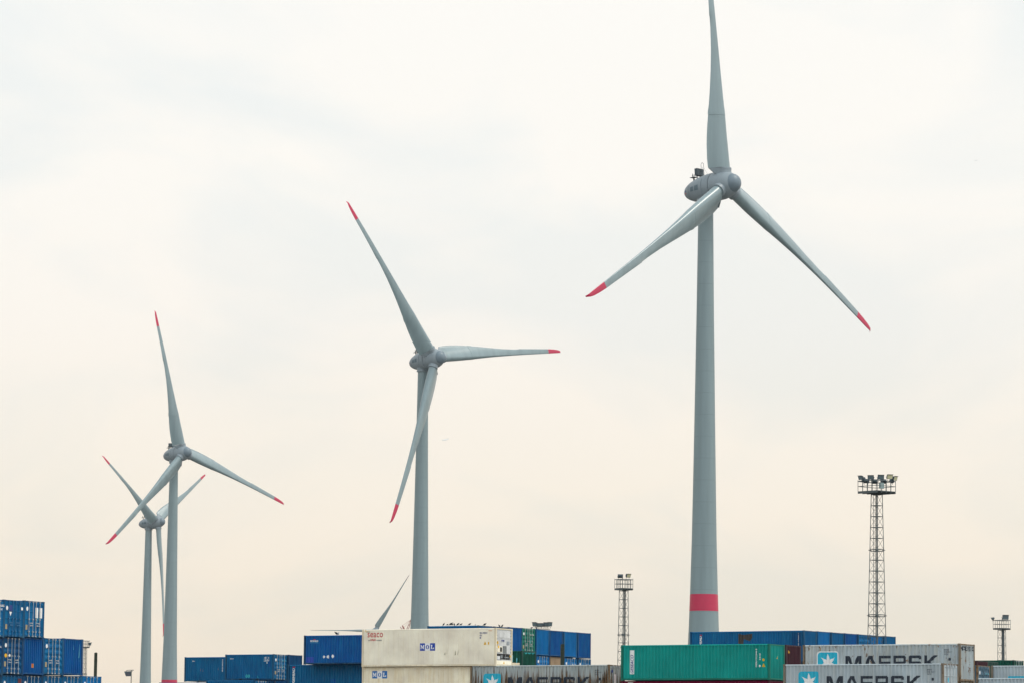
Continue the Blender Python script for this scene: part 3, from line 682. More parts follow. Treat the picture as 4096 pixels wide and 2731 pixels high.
labs2 = ('teal tinted blue container end next to the long blue side of the far right row', 'bright blue container end, third from the left corner of the far right row', 'mid blue container end in the middle of the far right row', 'deep royal blue container end left of the tall mast, far right row', 'blue container end with rust lines in front of which the left mast leg passes', 'bright blue container end behind the thick centre of the tall mast')
for i, (x, y) in enumerate(((3271, 2522.3), (3326.5, 2526.5), (3380.5, 2530.3), (3434, 2534.3), (3483, 2538), (3536.5, 2541))):
    container(labs2[i] if i < 5 else 'rightmost blue container end of the far right row, behind the right mast leg', 'B', x, y, FPX / (zb0 + (i + 1) * 2.5 * math.cos(R(33))), 33, 6.058, hr, ('bright blue paint', 'mid blue paint', 'royal blue paint', 'mid blue paint', 'bright blue paint', 'mid blue paint')[i], end='panel' if i != 3 else 'doors', bars=BARBLUE, group=g6, marks=False)

# ---- back row middle (behind the cream reefer)
g7 = 'containers in the long blue row behind the cream container'
zm0 = FPX / 40.9
def ms(i): return FPX / (zm0 + i * 2.5 * math.cos(R(33)))
MR = [(1914, 2499, 'mid blue paint', 'panel', 'blue container at the left end of the rear row, birds sitting on it'),
      (1977, 2503.3, 'navy blue paint', 'panel', 'dark blue container showing a thin strip above the cream roof, second in the rear row'),
      (2036, 2505.8, 'royal blue paint', 'panel', 'blue corrugated container end just right of the cooling unit, rear row'),
      (2088, 2509.3, 'green paint weathered', 'doors', 'dark teal green barred container doors in the rear blue row'),
      (2146, 2514.5, 'bright blue paint', 'panel', 'bright blue container end right of the green doors, below the floodlight cluster'),
      (2200, 2518.8, 'royal blue paint', 'panel', 'deeper blue container end left of the dark post, top of the rear row'),
      (2258, 2523.3, 'bright blue paint', 'panel', 'bright blue container end right of the dark post, top of the rear row'),
      (2313.5, 2527.5, 'royal blue paint', 'panel', 'blue container end at the right end of the rear row, top tier')]
for i, (x, y, c, en, lab) in enumerate(MR):
    container(lab, 'B', x, y, ms(i), 33, 6.058, 2.591, c, end=en, group=g7)
for i, (x, y, c, en, lab) in {4: (2146, 2620.5, 'bright blue paint', 'doors', 'blue barred doors low in the rear row, left of the tan container'),
                              5: (2200, 2624.3, 'tan paint', 'panel', 'tan corrugated container end left of the dark post, low in the rear row'),
                              6: (2258, 2628.5, 'bright blue paint', 'doors', 'blue barred doors low in the rear row, right of the dark post'),
                              7: (2313.5, 2632, 'mid blue paint', 'doors', 'blue barred doors at the right end of the rear row, low tier')}.items():
    container(lab, 'B', x, y, ms(i), 33, 6.058, 2.591, c, end=en, group=g7)
DG = container('dark green container corner with bright top edge, right of the cooling unit', 'B', 2089, 2600.5, 45, 31, 6.058, 2.591, 'dark green paint', end='panel')
place_on('side', 'scratches', flat_polys_to_mesh([[(4.6, 1.0), (4.66, 1.0), (4.66, 2.2), (4.6, 2.2)], [(5.0, 1.6), (5.05, 1.6), (5.05, 2.2), (5.0, 2.2)], [(5.45, 1.5), (5.5, 1.4), (5.55, 1.9), (5.4, 2.0)]]), LTBLUE, DG, L6, h0, 0, 0, br=SB6, lift=.008)
place_on('end', 'bright_edge', flat_polys_to_mesh([[(.16, 0), (2.3, 0), (2.3, .06), (1.9, -.1), (1.6, .02), (1.3, -.14), (1.0, .0), (.7, -.12), (.4, .0)][::-1]]), TURQ, DG, L6, h0, 0, h0 - .16, br=END_BR, lift=.012)  # jagged turquoise strip along the top of the end

# ---- far right edge
SLATEBAR = plain('dull bar steel', (.12, .17, .20))
H1 = container('dark maroon container strip behind the rusty grey end, far right', 'B', 3909, 2640.3, 45.0, 30, 6.058, 2.591, 'maroon paint', end='panel')
H1b = container('very dark green container strip between the maroon and the lighter green one, far right', 'B', 3951, 2642.5, 44.6, 30, 6.058, 2.591, 'dark green paint weathered', end='panel')
H2 = container('dark green container side at the right picture edge, below the small mast', 'B', 4056, 2638, 41.5, 30, 6.058, 2.591, 'dark green paint', end='doors', marks=False)
X4 = container('grey container with a pale blue band, at the right picture edge', 'A', 3964, 2660, 50, 30, h=2.896, col='grey paint', fcol='grey paint weathered', end='panel', group=g5)
place_on('side', 'blue_band', flat_polys_to_mesh([rect(9, .5)]), CYANP, X4, LL, hr, 1.45, hr - 1.35, br=SB12, lift=.008)
X5 = container('blue grey container doors with white stickers, far right between two grey containers', 'B', 3912, 2658.5, 51, 30, h=2.896, col='slate blue paint', fcol='grey paint weathered', end='doors', bars=SLATEBAR)
X6 = container('grey blue streaked container side in the bottom right picture corner', 'A', 3903, 2709.5, 55, 30, h=2.896, col='grey paint', fcol='grey paint weathered', end='panel', group=g5)

# ================================================================== WIND TURBINES
def turbine(label, hub, psi, delta, tower_band=None, pitch=(0, 0, 0), tint=None, missing=None, tipmat=None):
    """hub = rotor centre; psi = yaw of the axis towards the camera's right; delta = first blade angle from vertical"""
    tilt = R(5); RR = 46.0
    a = Vector((math.sin(psi) * math.cos(tilt), -math.cos(psi) * math.cos(tilt), math.sin(tilt)))
    hh = Vector((math.cos(psi), math.sin(psi), 0)); u = a.cross(hh)
    if u.z < 0: u = -u
    OH = 4.4                                   # rotor centre in front of the tower axis
    ctr = hub - a * OH
    base = Vector((ctr.x, ctr.y, 0)); root = empty('wind_turbine', base); tag(root, label, 'wind turbine', 'wind turbines')
    hubl = hub - base; top = ctr - base; topn = hubl - a * 4.0
    def P3(t, ang, r_, side=0.):                # along the axis from the tower axis, around it
        return topn + a * t + (hh * math.sin(ang) + u * math.cos(ang)) * r_
    # tower
    prof = [(0, 3.9), (10, 3.42), (20, 2.95), (27.9, 2.60), (33.4, 2.42), (43.5, 2.15), (55, 1.95), (65, 1.79), (83, 1.52), (top.z - 2.6, 1.30)]
    def rad(z):
        for (za, ra), (zb, rb) in zip(prof, prof[1:]):
            if za <= z <= zb: return ra + (rb - ra) * (z - za) / (zb - za)
        return prof[-1][1]
    zs = [z for z, _ in prof]; n = 48
    if tower_band: zs = sorted(set(zs + [tower_band[0], tower_band[1]]))
    ring = lambda z, ex=0.: [(math.cos(2 * math.pi * k / n) * (rad(z) + ex), math.sin(2 * math.pi * k / n) * (rad(z) + ex), z) for k in range(n)]
    tw = MB().rings([ring(z) for z in zs]).build('tower', TOWERM, root, True)
    if tower_band:
        MB().rings([ring(z, .012) for z in (tower_band[0], sum(tower_band) / 2, tower_band[1])], cap=False).build('tower_band', REDT, tw, True)
    # nacelle: egg body, fixed part
    def rev(pr, n=44): return [[P3(t, 2 * math.pi * k / n, r_) for k in range(n)] for t, r_ in pr]
    nac = [(-5.0, .02), (-4.93, .35), (-4.75, .68), (-4.4, 1.05), (-3.9, 1.38), (-3.3, 1.66), (-2.96, 1.79), (-2.93, 1.72), (-2.89, 1.72), (-2.86, 1.82), (-2.2, 2.02), (-1.4, 2.22), (-.5, 2.38), (.3, 2.46), (.36, 2.36), (.44, 2.36), (.5, 2.49), (1.2, 2.52), (1.85, 2.52), (1.88, 2.3)]
    nb = MB().rings(rev(nac))
    nk = MB().rings([[(math.cos(2 * math.pi * k / n) * r_, math.sin(2 * math.pi * k / n) * r_, z) for k in range(n)] for z, r_ in ((top.z - 2.72, 1.62), (top.z - 2.5, 1.62), (top.z - 2.45, 1.5), (top.z - 2.0, 1.6), (top.z - 1.0, 1.7))])
    no_ = nb.build('nacelle', NACM, root, True)
    nk.build('yaw_collar', NACM, no_, True)
    def nrad(t):
        for (ta, ra), (tb, rb) in zip(nac, nac[1:]):
            if ta <= t <= tb: return ra + (rb - ra) * (t - ta) / max(1e-6, tb - ta)
        return 2.4
    def patch(name, mat, t0, t1, a0, a1, ex, parent):
        b = MB(); nt_, na_ = 5, 6
        g_ = [[P3(t0 + (t1 - t0) * i / nt_, R(a0 + (a1 - a0) * j / na_), nrad(t0 + (t1 - t0) * i / nt_) + ex) for j in range(na_ + 1)] for i in range(nt_ + 1)]
        g0 = [[P3(t0 + (t1 - t0) * i / nt_, R(a0 + (a1 - a0) * j / na_), nrad(t0 + (t1 - t0) * i / nt_) - .05) for j in range(na_ + 1)] for i in range(nt_ + 1)]
        for G in (g_, g0):
            for i in range(nt_):
                for j in range(na_): b.quad(G[i][j], G[i + 1][j], G[i + 1][j + 1], G[i][j + 1])
        for i in range(nt_):
            b.quad(g_[i][0], g_[i + 1][0], g0[i + 1][0], g0[i][0]); b.quad(g_[i][-1], g_[i + 1][-1], g0[i + 1][-1], g0[i][-1])
        for j in range(na_):
            b.quad(g_[0][j], g_[0][j + 1], g0[0][j + 1], g0[0][j]); b.quad(g_[-1][j], g_[-1][j + 1], g0[-1][j + 1], g0[-1][j])
        return b.build(name, mat, parent, True)
    vm = VENT
    for sgn in (-1, 1):
        A0, A1 = (-100, -78) if sgn < 0 else (78, 100)
        patch('vent_window', vm, -2.35, -1.55, A0, A1, .03, no_)
        patch('vent_window', vm, -1.25, -.35, A0, A1, .03, no_)
        patch('side_lettering', NAVYINK, -4.0, -3.75, A0 + 4, A0 + 16, .02, no_)
        patch('side_mark', REDT, -4.05, -3.75, A0 - 9 if sgn < 0 else A1 + 1, A0 - 1 if sgn < 0 else A1 + 9, .02, no_)
    # cooler, mast platform and lightning hoop on the roof
    def Q(t, lat, up): return topn + a * t + hh * lat + u * up
    def obox(b, t0, t1, l0, l1, z0_, z1_):
        return b.hull8([Q(t0, l0, z0_), Q(t1, l0, z0_), Q(t1, l1, z0_), Q(t0, l1, z0_)], [Q(t0, l0, z1_), Q(t1, l0, z1_), Q(t1, l1, z1_), Q(t0, l1, z1_)])
    b = MB(); obox(b, -1.95, -1.35, -.9, .9, 2.8, 3.85); obox(b, -2.1, -1.2, -1.0, 1.0, 2.62, 2.75)
    b.build('cooler', DARKST, no_)
    b = MB()
    for l_ in (-.6, .6): b.tube(Q(-1.7, l_, 1.6), Q(-1.7, l_, 2.7), .09)
    obox(b, -3.45, -2.35, -.5, .5, 2.52, 2.58)
    b.tube(Q(-2.9, 0, 1.5), Q(-2.9, 0, 2.52), .14); b.tube(Q(-3.1, 0, 2.58), Q(-3.1, 0, 3.1), .10); b.tube(Q(-3.1, 0, 3.1), Q(-3.1, 0, 3.3), .04)
    b.build('instrument_platform', DARKST, no_)
    b = MB(); pts = []
    for k in range(9):
        an = math.pi * k / 8; pts.append(Q(-1.0 + .28 * math.cos(an), .2, 4.55 + .32 * math.sin(an)))
    pts = [Q(-.72, .2, 2.3)] + pts + [Q(-1.28, .2, 2.3)]
    for p_, q_ in zip(pts, pts[1:]): b.tube(p_, q_, .035)
    b.tube(Q(-1.28, .2, 3.35), Q(-.72, .2, 3.35), .03); b.tube(Q(-1.0, .2, 3.35), Q(-1.0, .2, 4.1), .02); b.tube(Q(-.7, .2, 3.9), Q(.1, .2, 2.5), .014)
    b.build('lightning_hoop', DARKST, no_)
    # hub with nose cap
    hp = [(1.95, 2.25), (1.98, 2.50), (2.6, 2.52), (3.4, 2.50), (4.2, 2.38), (4.9, 2.15), (5.4, 1.90), (5.75, 1.66)]
    hb_ = MB().rings(rev(hp)).build('hub', NACM, root, True)
    MB().rings(rev([(5.70, 1.60), (5.76, 1.64), (6.2, 1.47), (6.55, 1.20), (6.82, .85), (6.98, .45), (7.02, .02)])).build('nose_cap', CAPM, hb_, True)
    # blades
    CH = [(2.9, 4.25), (4.5, 4.36), (7, 4.28), (9.5, 4.05), (12.2, 3.68), (14, 3.35), (16, 3.0), (20, 2.38), (24, 1.88), (28, 1.56), (29.9, 1.44), (30, 1.60), (34, 1.40), (38, 1.24), (41, 1.14), (43, 1.0), (44.6, .80), (45.5, .55), (46.1, .22)]
    TH = [(2.9, 2.02), (7, 1.88), (9.5, 1.72), (12.2, 1.56), (14, 1.36), (16, 1.15), (20, .84), (24, .64), (28, .48), (34, .34), (41, .22), (44.6, .14), (46.1, .06)]
    TW = [(2.9, 21), (7, 16), (12, 11), (16, 7), (20, 4), (28, 0), (36, -3), (46.1, -4)]
    def itp(tb, r_):
        if r_ <= tb[0][0]: return tb[0][1]
        for (ra, va), (rb, vb) in zip(tb, tb[1:]):
            if ra <= r_ <= rb: return va + (vb - va) * (r_ - ra) / (rb - ra)
        return tb[-1][1]
    def section(r_, al, dp, sc=1., tipoff=0.):
        rd = hh * math.sin(al) + u * math.cos(al); tg = hh * math.cos(al) - u * math.sin(al)
        be = R(itp(TW, r_) + dp); cdir = tg * math.cos(be) + a * math.sin(be); ndir = a * math.cos(be) - tg * math.sin(be)
        c_, T_ = itp(CH, r_), itp(TH, r_); ex = 3.2 if r_ < 6 else max(.7, 3.2 - (r_ - 6) * .28)
        rootk = min(1., max(0., (r_ - 2.5) / 2.0))
        pts = []
        cen = hubl + rd * r_ + a * (.42 * math.sin(math.pi * max(0, r_ - 8) / 38)) + ndir * tipoff
        for k in range(32):
            ph = 2 * math.pi * k / 32; cx, sy = math.cos(ph), math.sin(ph)
            if cx >= 0: x, y = cx * T_ / 2, sy * T_ / 2
            else:
                x = cx * (c_ - T_ / 2); y = T_ / 2 * (1 if sy > 0 else -1) * abs(sy) ** (1 + ex * abs(cx))
                # the camber of the pressure side
                y -= .05 * T_ * abs(cx)
            pts.append(cen + cdir * x * sc + ndir * y * sc)
        return pts
    for j in range(3):
        if j == missing: continue
        al = delta + j * 2 * math.pi / 3; dp = pitch[j]
        rd = hh * math.sin(al) + u * math.cos(al); tg = hh * math.cos(al) - u * math.sin(al)
        # root collar on the hub
        b = MB()
        def circ(r_, q_): 
            return [hubl + rd * r_ + (tg * math.cos(2 * math.pi * k / 28) + a * math.sin(2 * math.pi * k / 28)) * q_ for k in range(28)]
        b.rings([circ(1.3, 1.22), circ(2.45, 1.20), circ(2.55, 1.20), circ(2.56, 1.25), circ(2.86, 1.25), circ(2.88, 1.14)])
        # aluminium fillet that carries the trailing edge panel
        be = R(itp(TW, 2.9) + dp); cdir = tg * math.cos(be) + a * math.sin(be); ndir = a * math.cos(be) - tg * math.sin(be)
        q = lambda r_, x, y: hubl + rd * r_ + cdir * x + ndir * y
        b.hull8([q(1.7, -.9, -.5), q(1.7, -1.8, -.12), q(1.7, -1.8, .12), q(1.7, -.9, .5)], [q(2.86, -.9, -.8), q(2.86, -3.22, -.09), q(2.86, -3.22, .09), q(2.86, -.9, .8)])
        b.build('blade_collar', NACM, hb_, True)
        rs = [2.9, 3.6, 4.5, 5.5, 7, 8.5, 10, 11.3, 12.14]
        secs = [section(r_, al, dp) for r_ in rs] + [section(12.16, al, dp, .975), section(12.24, al, dp, .975), section(12.26, al, dp, 1.025), section(13.0, al, dp, 1.035), section(13.8, al, dp, 1.0)]
        secs += [section(r_, al, dp) for r_ in (14.6, 16, 18, 20, 22, 24, 26, 28, 29.95, 30.0, 32, 34, 36, 38, 40, 41)]
        bl = MB().rings(secs).build('blade', BLADEM, root, True)
        tp = [section(r_, al, dp, 1.004) for r_ in (41.0, 42, 43, 44, 44.6, 45.1, 45.5)] + [section(45.8, al, dp, 1, -.12), section(46.05, al, dp, 1, -.4)]
        MB().rings(tp).build('blade_tip', tipmat or REDT, bl, True)
    return root
VENT = turb_mat('vent louvre grey', (.10, .15, .18), rough=.6)

HAZEDRED = plain('haze greyed tip red', (.36, .28, .29), .5)  # distance haze mixed into the red of the farthest turbine's tips
FIT = [
 ('largest wind turbine, on the right, with a red band round its tower', (36.94, 641.87, 104.66), 48.45, -1.19, (30.6, 33.5), (0, 0, 0)),
 ('middle wind turbine with one blade pointing right and one crossing its tower', (-19.12, 925.67, 105.63), 45.09, -36.87, None, (0, 0, 0)),
 ('wind turbine left of the middle one, in front of a farther turbine', (-104.22, 1182.47, 103.35), 47.57, -12.23, (28.5, 31.4), (0, 0, 0)),
 ('farther left wind turbine whose blades cross behind its nearer neighbour', (-141.54, 1496.87, 102.37), 64.21, -58.99, None, (0, 0, 0)),
 ('distant wind turbine of which two blades rise behind the cream container', (-92.98, 2606.43, 102.77), -2.66, 30.0, None, (-70, 0, 88))]

for lab, hub, ps, de, band, pit in FIT:
    turbine(lab, Vector(hub), R(ps), R(de), band, pit, tipmat=HAZEDRED if 'distant' in lab else None)

# ================================================================== FLOODLIGHT MASTS
def floodlight(parent, loc, yaw, tilt, size, lens, mats=(DARKST,)):
    M = Matrix.Translation(loc) @ Matrix.Rotation(yaw, 4, 'Z') @ Matrix.Rotation(tilt, 4, 'X')
    def tr(ps): return [tuple(M @ Vector(p)) for p in ps]
    s_ = size; b = MB()
    b.rings([tr([(-.5 * s_, -.30 * s_, -.36 * s_), (.5 * s_, -.30 * s_, -.36 * s_), (.5 * s_, -.30 * s_, .36 * s_), (-.5 * s_, -.30 * s_, .36 * s_)]),
             tr([(-.38 * s_, .12 * s_, -.26 * s_), (.38 * s_, .12 * s_, -.26 * s_), (.38 * s_, .12 * s_, .26 * s_), (-.38 * s_, .12 * s_, .26 * s_)]),
             tr([(-.2 * s_, .34 * s_, -.16 * s_), (.2 * s_, .34 * s_, -.16 * s_), (.2 * s_, .34 * s_, .16 * s_), (-.2 * s_, .34 * s_, .16 * s_)])])
    b.rings([tr([(-.52 * s_, -.30 * s_, .36 * s_), (.52 * s_, -.30 * s_, .36 * s_), (.5 * s_, -.48 * s_, .42 * s_), (-.5 * s_, -.48 * s_, .42 * s_)]),
             tr([(-.52 * s_, -.30 * s_, .39 * s_), (.52 * s_, -.30 * s_, .39 * s_), (.5 * s_, -.48 * s_, .45 * s_), (-.5 * s_, -.48 * s_, .45 * s_)])])
    for sx in (-1, 1):
        b.tube(M @ Vector((sx * .53 * s_, 0, 0)), Vector(loc) + Vector((0, 0, -.75 * s_)) + Matrix.Rotation(yaw, 3, 'Z') @ Vector((sx * .3 * s_, 0, 0)), .02 * max(1, s_ * 1.5))
    h_ = b.build('lamp_head', mats[0], parent)
    MB().rings([tr([(-.44 * s_, -.312 * s_, -.30 * s_), (.44 * s_, -.312 * s_, -.30 * s_), (.44 * s_, -.312 * s_, .31 * s_), (-.44 * s_, -.312 * s_, .31 * s_)]),
                tr([(-.44 * s_, -.304 * s_, -.30 * s_), (.44 * s_, -.304 * s_, -.30 * s_), (.44 * s_, -.304 * s_, .31 * s_), (-.44 * s_, -.304 * s_, .31 * s_)])]).build('lens', lens, h_)
    return h_
def mast(label, px, py_floor, s, yaw, plat, top_w, taper, seg, heads, rail=.93, box=False, legr=.036, thick=.10, shift=.0):
    F_ = at(px, py_floor, s); root = empty('floodlight_mast', (F_.x, F_.y, 0), yaw); tag(root, label, 'floodlight mast', 'floodlight masts')
    H_ = F_.z; hw = lambda z: (top_w + (H_ - z) * taper) / 2
    cs = ((-1, -1), (1, -1), (1, 1), (-1, 1))
    for cx, cy in cs:
        MB().tube((cx * hw(0), cy * hw(0), 0), (cx * hw(H_), cy * hw(H_), H_ - .1), legr, 6).build('leg', MASTM, root)
    b = MB(); z = H_ - .25; k = 0
    while z - seg > .3:
        zl = z - seg
        for (ax_, ay_), (bx_, by_) in zip(cs, cs[1:] + cs[:1]):
            b.tube((ax_ * hw(z), ay_ * hw(z), z), (bx_ * hw(z), by_ * hw(z), z), .028, 5)
            if k % 6 == 5: b.tube((ax_ * hw(z - .17), ay_ * hw(z - .17), z - .17), (bx_ * hw(z - .17), by_ * hw(z - .17), z - .17), .03, 5)
            b.tube((ax_ * hw(z), ay_ * hw(z), z), (bx_ * hw(zl), by_ * hw(zl), zl), .014, 4)
        if k % 6 == 5:
            for cx, cy in cs: b.box(cx * hw(z) - .1, cx * hw(z) + .1, cy * hw(z) - .1, cy * hw(z) + .1, z - .12, z - .06)
        z = zl; k += 1
    b.build('bracing', MASTM, root)
    b = MB()
    for sx in (-.13, .13): b.tube((sx + shift, .1, 0), (sx + shift, .1, H_), .022, 5)
    zz = .5
    while zz < H_: b.tube((-.13 + shift, .1, zz), (.13 + shift, .1, zz), .014, 4); zz += .33
    b.build('ladder', MASTM, root)
    MB().tube((shift * .5 + .12, -.05, 0), (shift * .5 + .06, -.05, H_), thick, 8).build('cable_pipe', MASTM, root)
    p2 = plat / 2; b = MB().box(-p2, p2, -p2, p2, H_ - .02, H_ + .05)
    for i in range(5): v_ = -p2 + plat * i / 4; b.box(v_ - .04, v_ + .04, -p2 + .01, p2 - .01, H_ - .16, H_ - .025)
    b.build('platform', MASTM, root)
    b = MB()
    for zr in (rail * .52, rail):
        for (ax_, ay_), (bx_, by_) in zip(cs, cs[1:] + cs[:1]): b.tube((ax_ * p2, ay_ * p2, H_ + zr), (bx_ * p2, by_ * p2, H_ + zr), .028 if zr < rail else .04, 5)
    for i in range(4):
        for (ax_, ay_), (bx_, by_) in zip(cs, cs[1:] + cs[:1]):
            t = i / 4; b.tube((p2 * (ax_ + (bx_ - ax_) * t), p2 * (ay_ + (by_ - ay_) * t), H_), (p2 * (ax_ + (bx_ - ax_) * t), p2 * (ay_ + (by_ - ay_) * t), H_ + rail + (.03 if i else .12)), .026, 5)
    b.build('railing', MASTM, root)
    if box: MB().box(-.75, -.30, -p2 - .02, -p2 + .2, H_ + .22, H_ + .74).build('junction_box', GALVBOX, root)
    inv = Matrix.Rotation(-yaw, 3, 'Z')
    for (dx, dy, dz, hy, ti, sz, ln) in heads:
        loc = inv @ Vector((dx, dy, 0)); floodlight(root, (loc.x, loc.y, H_ + rail + dz), R(hy) - yaw, R(ti), sz, ln)
    return root
GALVBOX = plain('grey switch box', (.22, .30, .30), .5)
mast('tall lattice floodlight mast with a ring of lamps and a wide platform, at right', 3507, 1966, 45, R(41), 2.35, .69, .0335, .967,
     [(-1.42, -.6, .30, -52, 14, .50, GLASS), (-.60, -.9, .32, -12, 18, .56, GLASS), (.22, -1.1, .34, 6, 18, .58, GLASS), (1.02, -.8, .40, 20, 16, .56, LENSY), (1.52, -.3, .30, 48, 14, .52, LENSY),
      (-.9, .5, .12, 160, 18, .52, GLASS), (-.1, .9, .12, 180, 18, .56, GLASS), (.7, .7, .12, 190, 18, .54, GLASS), (-1.2, -.2, .22, -80, 18, .5, GLASS), (1.35, .35, .12, 110, 16, .5, GLASS)], box=True, thick=.075, shift=-.18)
mast('short lattice floodlight mast left of the red banded tower, two lamps on top', 2495, 2353, 35.7, R(36), 1.45, .70, .022, .965,
     [(-.42, -.3, .42, 172, 14, .60, GLASS), (.42, -.3, .48, 42, 20, .60, LENSY)], rail=1.02, thick=.055, shift=.22)
mast('pale lattice mast with two lamps at the right picture edge', 4007, 2512, 30.7, R(38), 1.58, .70, .02, .967,
     [(-1.15, -.2, .25, -75, 30, .50, GLASS), (.38, -.3, .45, 10, 16, .85, GLASS)], rail=1.05, thick=.16, shift=.30)
mast('small platform mast peeping out behind the left blue stack, one lamp', 341, 2586.5, 20.6, R(30), 1.25, .50, .012, .967,
     [(.85, 0, -.55, 80, 10, .75, GLASS)], rail=1.2, thick=.03, legr=.035)
mast('distant mast of which only the lamp cluster rises over the rear blue row', 2168, 2528, 22, R(38), 2.05, .9, .03, .967,
     [(-1.2, -.3, .38, -40, 14, 1.0, GLASS), (-.45, -.6, .25, 0, 18, .95, GLASS), (.2, -.4, .30, 172, 14, .9, GLASS), (.75, -.3, .40, -12, 14, .9, GLASS), (1.25, -.2, .42, 25, 14, 1.0, GLASS)], rail=1.15, thick=.12)

# street lamp at the lower left
sl = at(525, 2731, 35); tp_ = at(525.5, 2679, 35)
root = empty('street_lamp', (tp_.x, tp_.y, 0)); tag(root, 'single dark floodlight on a thin pole left of the two pale towers', 'street lamp')
MB().tube((0, 0, 0), (0, 0, tp_.z), .075, 8, .045).build('pole', MASTM, root)
MB().tube((-.5, 0, tp_.z), (.26, 0, tp_.z + .03), .035, 6).tube((.24, 0, tp_.z + .02), (0, 0, tp_.z - .22), .022, 5).tube((-.5, 0, tp_.z), (-.62, 0, tp_.z - .12), .03, 5).build('arm', MASTM, root)
b = MB().rings([[(-.80, -.2, tp_.z - .14), (-.06, -.2, tp_.z - .10), (-.06, .2, tp_.z - .10), (-.80, .2, tp_.z - .14)], [(-.60, -.25, tp_.z - .68), (-.06, -.25, tp_.z - .66), (-.06, .25, tp_.z - .66), (-.60, .25, tp_.z - .68)]])
lh = b.build('lamp_head', DARKST, root)
MB().box(-.56, -.12, -.262, -.252, tp_.z - .62, tp_.z - .24).build('lens', plain('dark lamp glass', (.05, .06, .09), .2), lh)

# dark square posts
POSTM = paint('tarred post', (.028, .040, .030), rust=.05, chips=.15, fade=(.08, .09, .07), fadeamt=.5)
for lab, x0, x1, yt, s in (('dark square post standing behind the left blue stack', 376.5, 390.5, 2608, 46), ('dark square post in front of the rear blue row', 2242, 2258, 2574, 43)):
    t_ = at((x0 + x1) / 2, yt, s); r_ = (x1 - x0) / s / 2
    root = empty('post', (t_.x, t_.y, 0), R(8)); tag(root, lab, 'post', 'dark square posts')
    k_ = r_ / (math.cos(R(8)) + math.sin(R(8)))
    MB().box(-k_, k_, -k_, k_, 0, t_.z - .35).build('shaft', POSTM, root)
    MB().box(-k_ * 1.08, k_ * 1.08, -k_ * 1.08, k_ * 1.08, t_.z - .75, t_.z - .68).build('band', POSTM, root)
    MB().box(-k_ * .98, k_ * .98, -k_ * .98, k_ * .98, t_.z - .345, t_.z - .04).box(-k_ * .7, k_ * .8, -k_ * .8, k_ * .6, t_.z - .04, t_.z).build('cap', POSTM, root)

# distant crane
CRM = plain('faded red crane paint', (.30, .07, .05), .6)
cs_ = 5.0; tip = at(1644.5, 2476, cs_); foot = at(1627, 2524, cs_); f2 = at(1609.4, 2500, cs_); f3 = at(1622, 2524, cs_)
dirv = (foot - tip).normalized(); base = tip + dirv * (tip.z / -dirv.z)
root = empty('harbour_crane', (base.x, base.y, 0)); tag(root, 'hazy red lattice crane just left of the middle tower', 'crane')
o_ = Vector((base.x, base.y, 0)); b = MB(); wdt = 1.6; nseg = 44; A_ = tip - o_; B_ = base - o_
side = Vector((1, 0, 0)); prev = None
for i in range(nseg + 1):
    t = i / nseg; c = A_ + (B_ - A_) * t; ww = .25 + wdt * min(1, t * 6)
    cur = [c + Vector((-ww, -ww, 0)), c + Vector((ww, -ww, 0)), c + Vector((ww, ww, 0)), c + Vector((-ww, ww, 0))]
    if prev:
        for k in range(4):
            b.tube(prev[k], cur[k], .22, 4); b.tube(prev[k], cur[(k + 1) % 4], .13, 4)
    prev = cur
b.build('boom', CRM, root)
p2_ = f2 - o_; p3_ = p2_ + (f3 - f2).normalized() * 90
b = MB().tube(p2_, p3_, .5, 5).tube(p2_ + Vector((-1.6, 0, -1)), p3_ + Vector((-1.6, 0, 0)), .3, 5)
for k in range(12): b.tube(p2_ + (p3_ - p2_) * (k / 12), p2_ + (p3_ - p2_) * ((k + .7) / 12) + Vector((-1.6, 0, 0)), .2, 4)
b.build('mast_frame', CRM, root)
MB().tube(A_, p2_, .12, 4).tube(A_, p2_ + Vector((0, 0, -3)), .1, 4).build('stay_cable', CRM, root)
MB().box(-9, 9, -6, 6, 0, 9).box(-5, 5, -5, 5, 9, 22).build('machinery_house', CRM, root)

# birds
BIRDM = plain('dark bird feathers', (.018, .022, .028), .8)
BIRDW = plain('grey bird feathers', (.30, .31, .33), .8)
def bird(label, px, py, s, sz=.17, face=1, pitch=.6, mat=BIRDM, group='birds on the rear row of containers', lift=0.):
    p_ = at(px, py, s); root_dir = Vector((face, 0, 0))
    ax_ = Vector((face * math.cos(pitch), 0, math.sin(pitch))); up = Vector((-face * math.sin(pitch), 0, math.cos(pitch))); sd_ = Vector((0, 1, 0))
    prof = [(-1.35, .05, .02), (-1.2, .16, .05), (-.7, .22, .14), (-.3, .42, .40), (.1, .48, .50), (.45, .38, .42), (.62, .24, .26), (.74, .22, .24), (.92, .21, .22), (1.05, .12, .13), (1.12, .05, .05), (1.28, .015, .015)]
    rs = []
    for t, wy, wz in prof:
        o2 = up * (.18 * max(0, t - .5)) if t > .5 else Vector((0, 0, 0))
        rs.append([(ax_ * t + o2 + sd_ * wy * math.cos(2 * math.pi * k / 10) + up * wz * math.sin(2 * math.pi * k / 10)) * sz for k in range(10)])
    b = MB().rings(rs)
    ob = b.build('bird', mat, None, True); ob.location = p_ + Vector((0, 0, .62 * sz)); tag(ob, label, 'bird', group)
    MB().tube((.1 * sz * face, .15 * sz, -.3 * sz), (.1 * sz * face, .15 * sz, -.72 * sz), .04 * sz, 4).tube((.1 * sz * face, -.15 * sz, -.3 * sz), (.1 * sz * face, -.15 * sz, -.72 * sz), .04 * sz, 4).build('legs', mat, ob)
    return ob
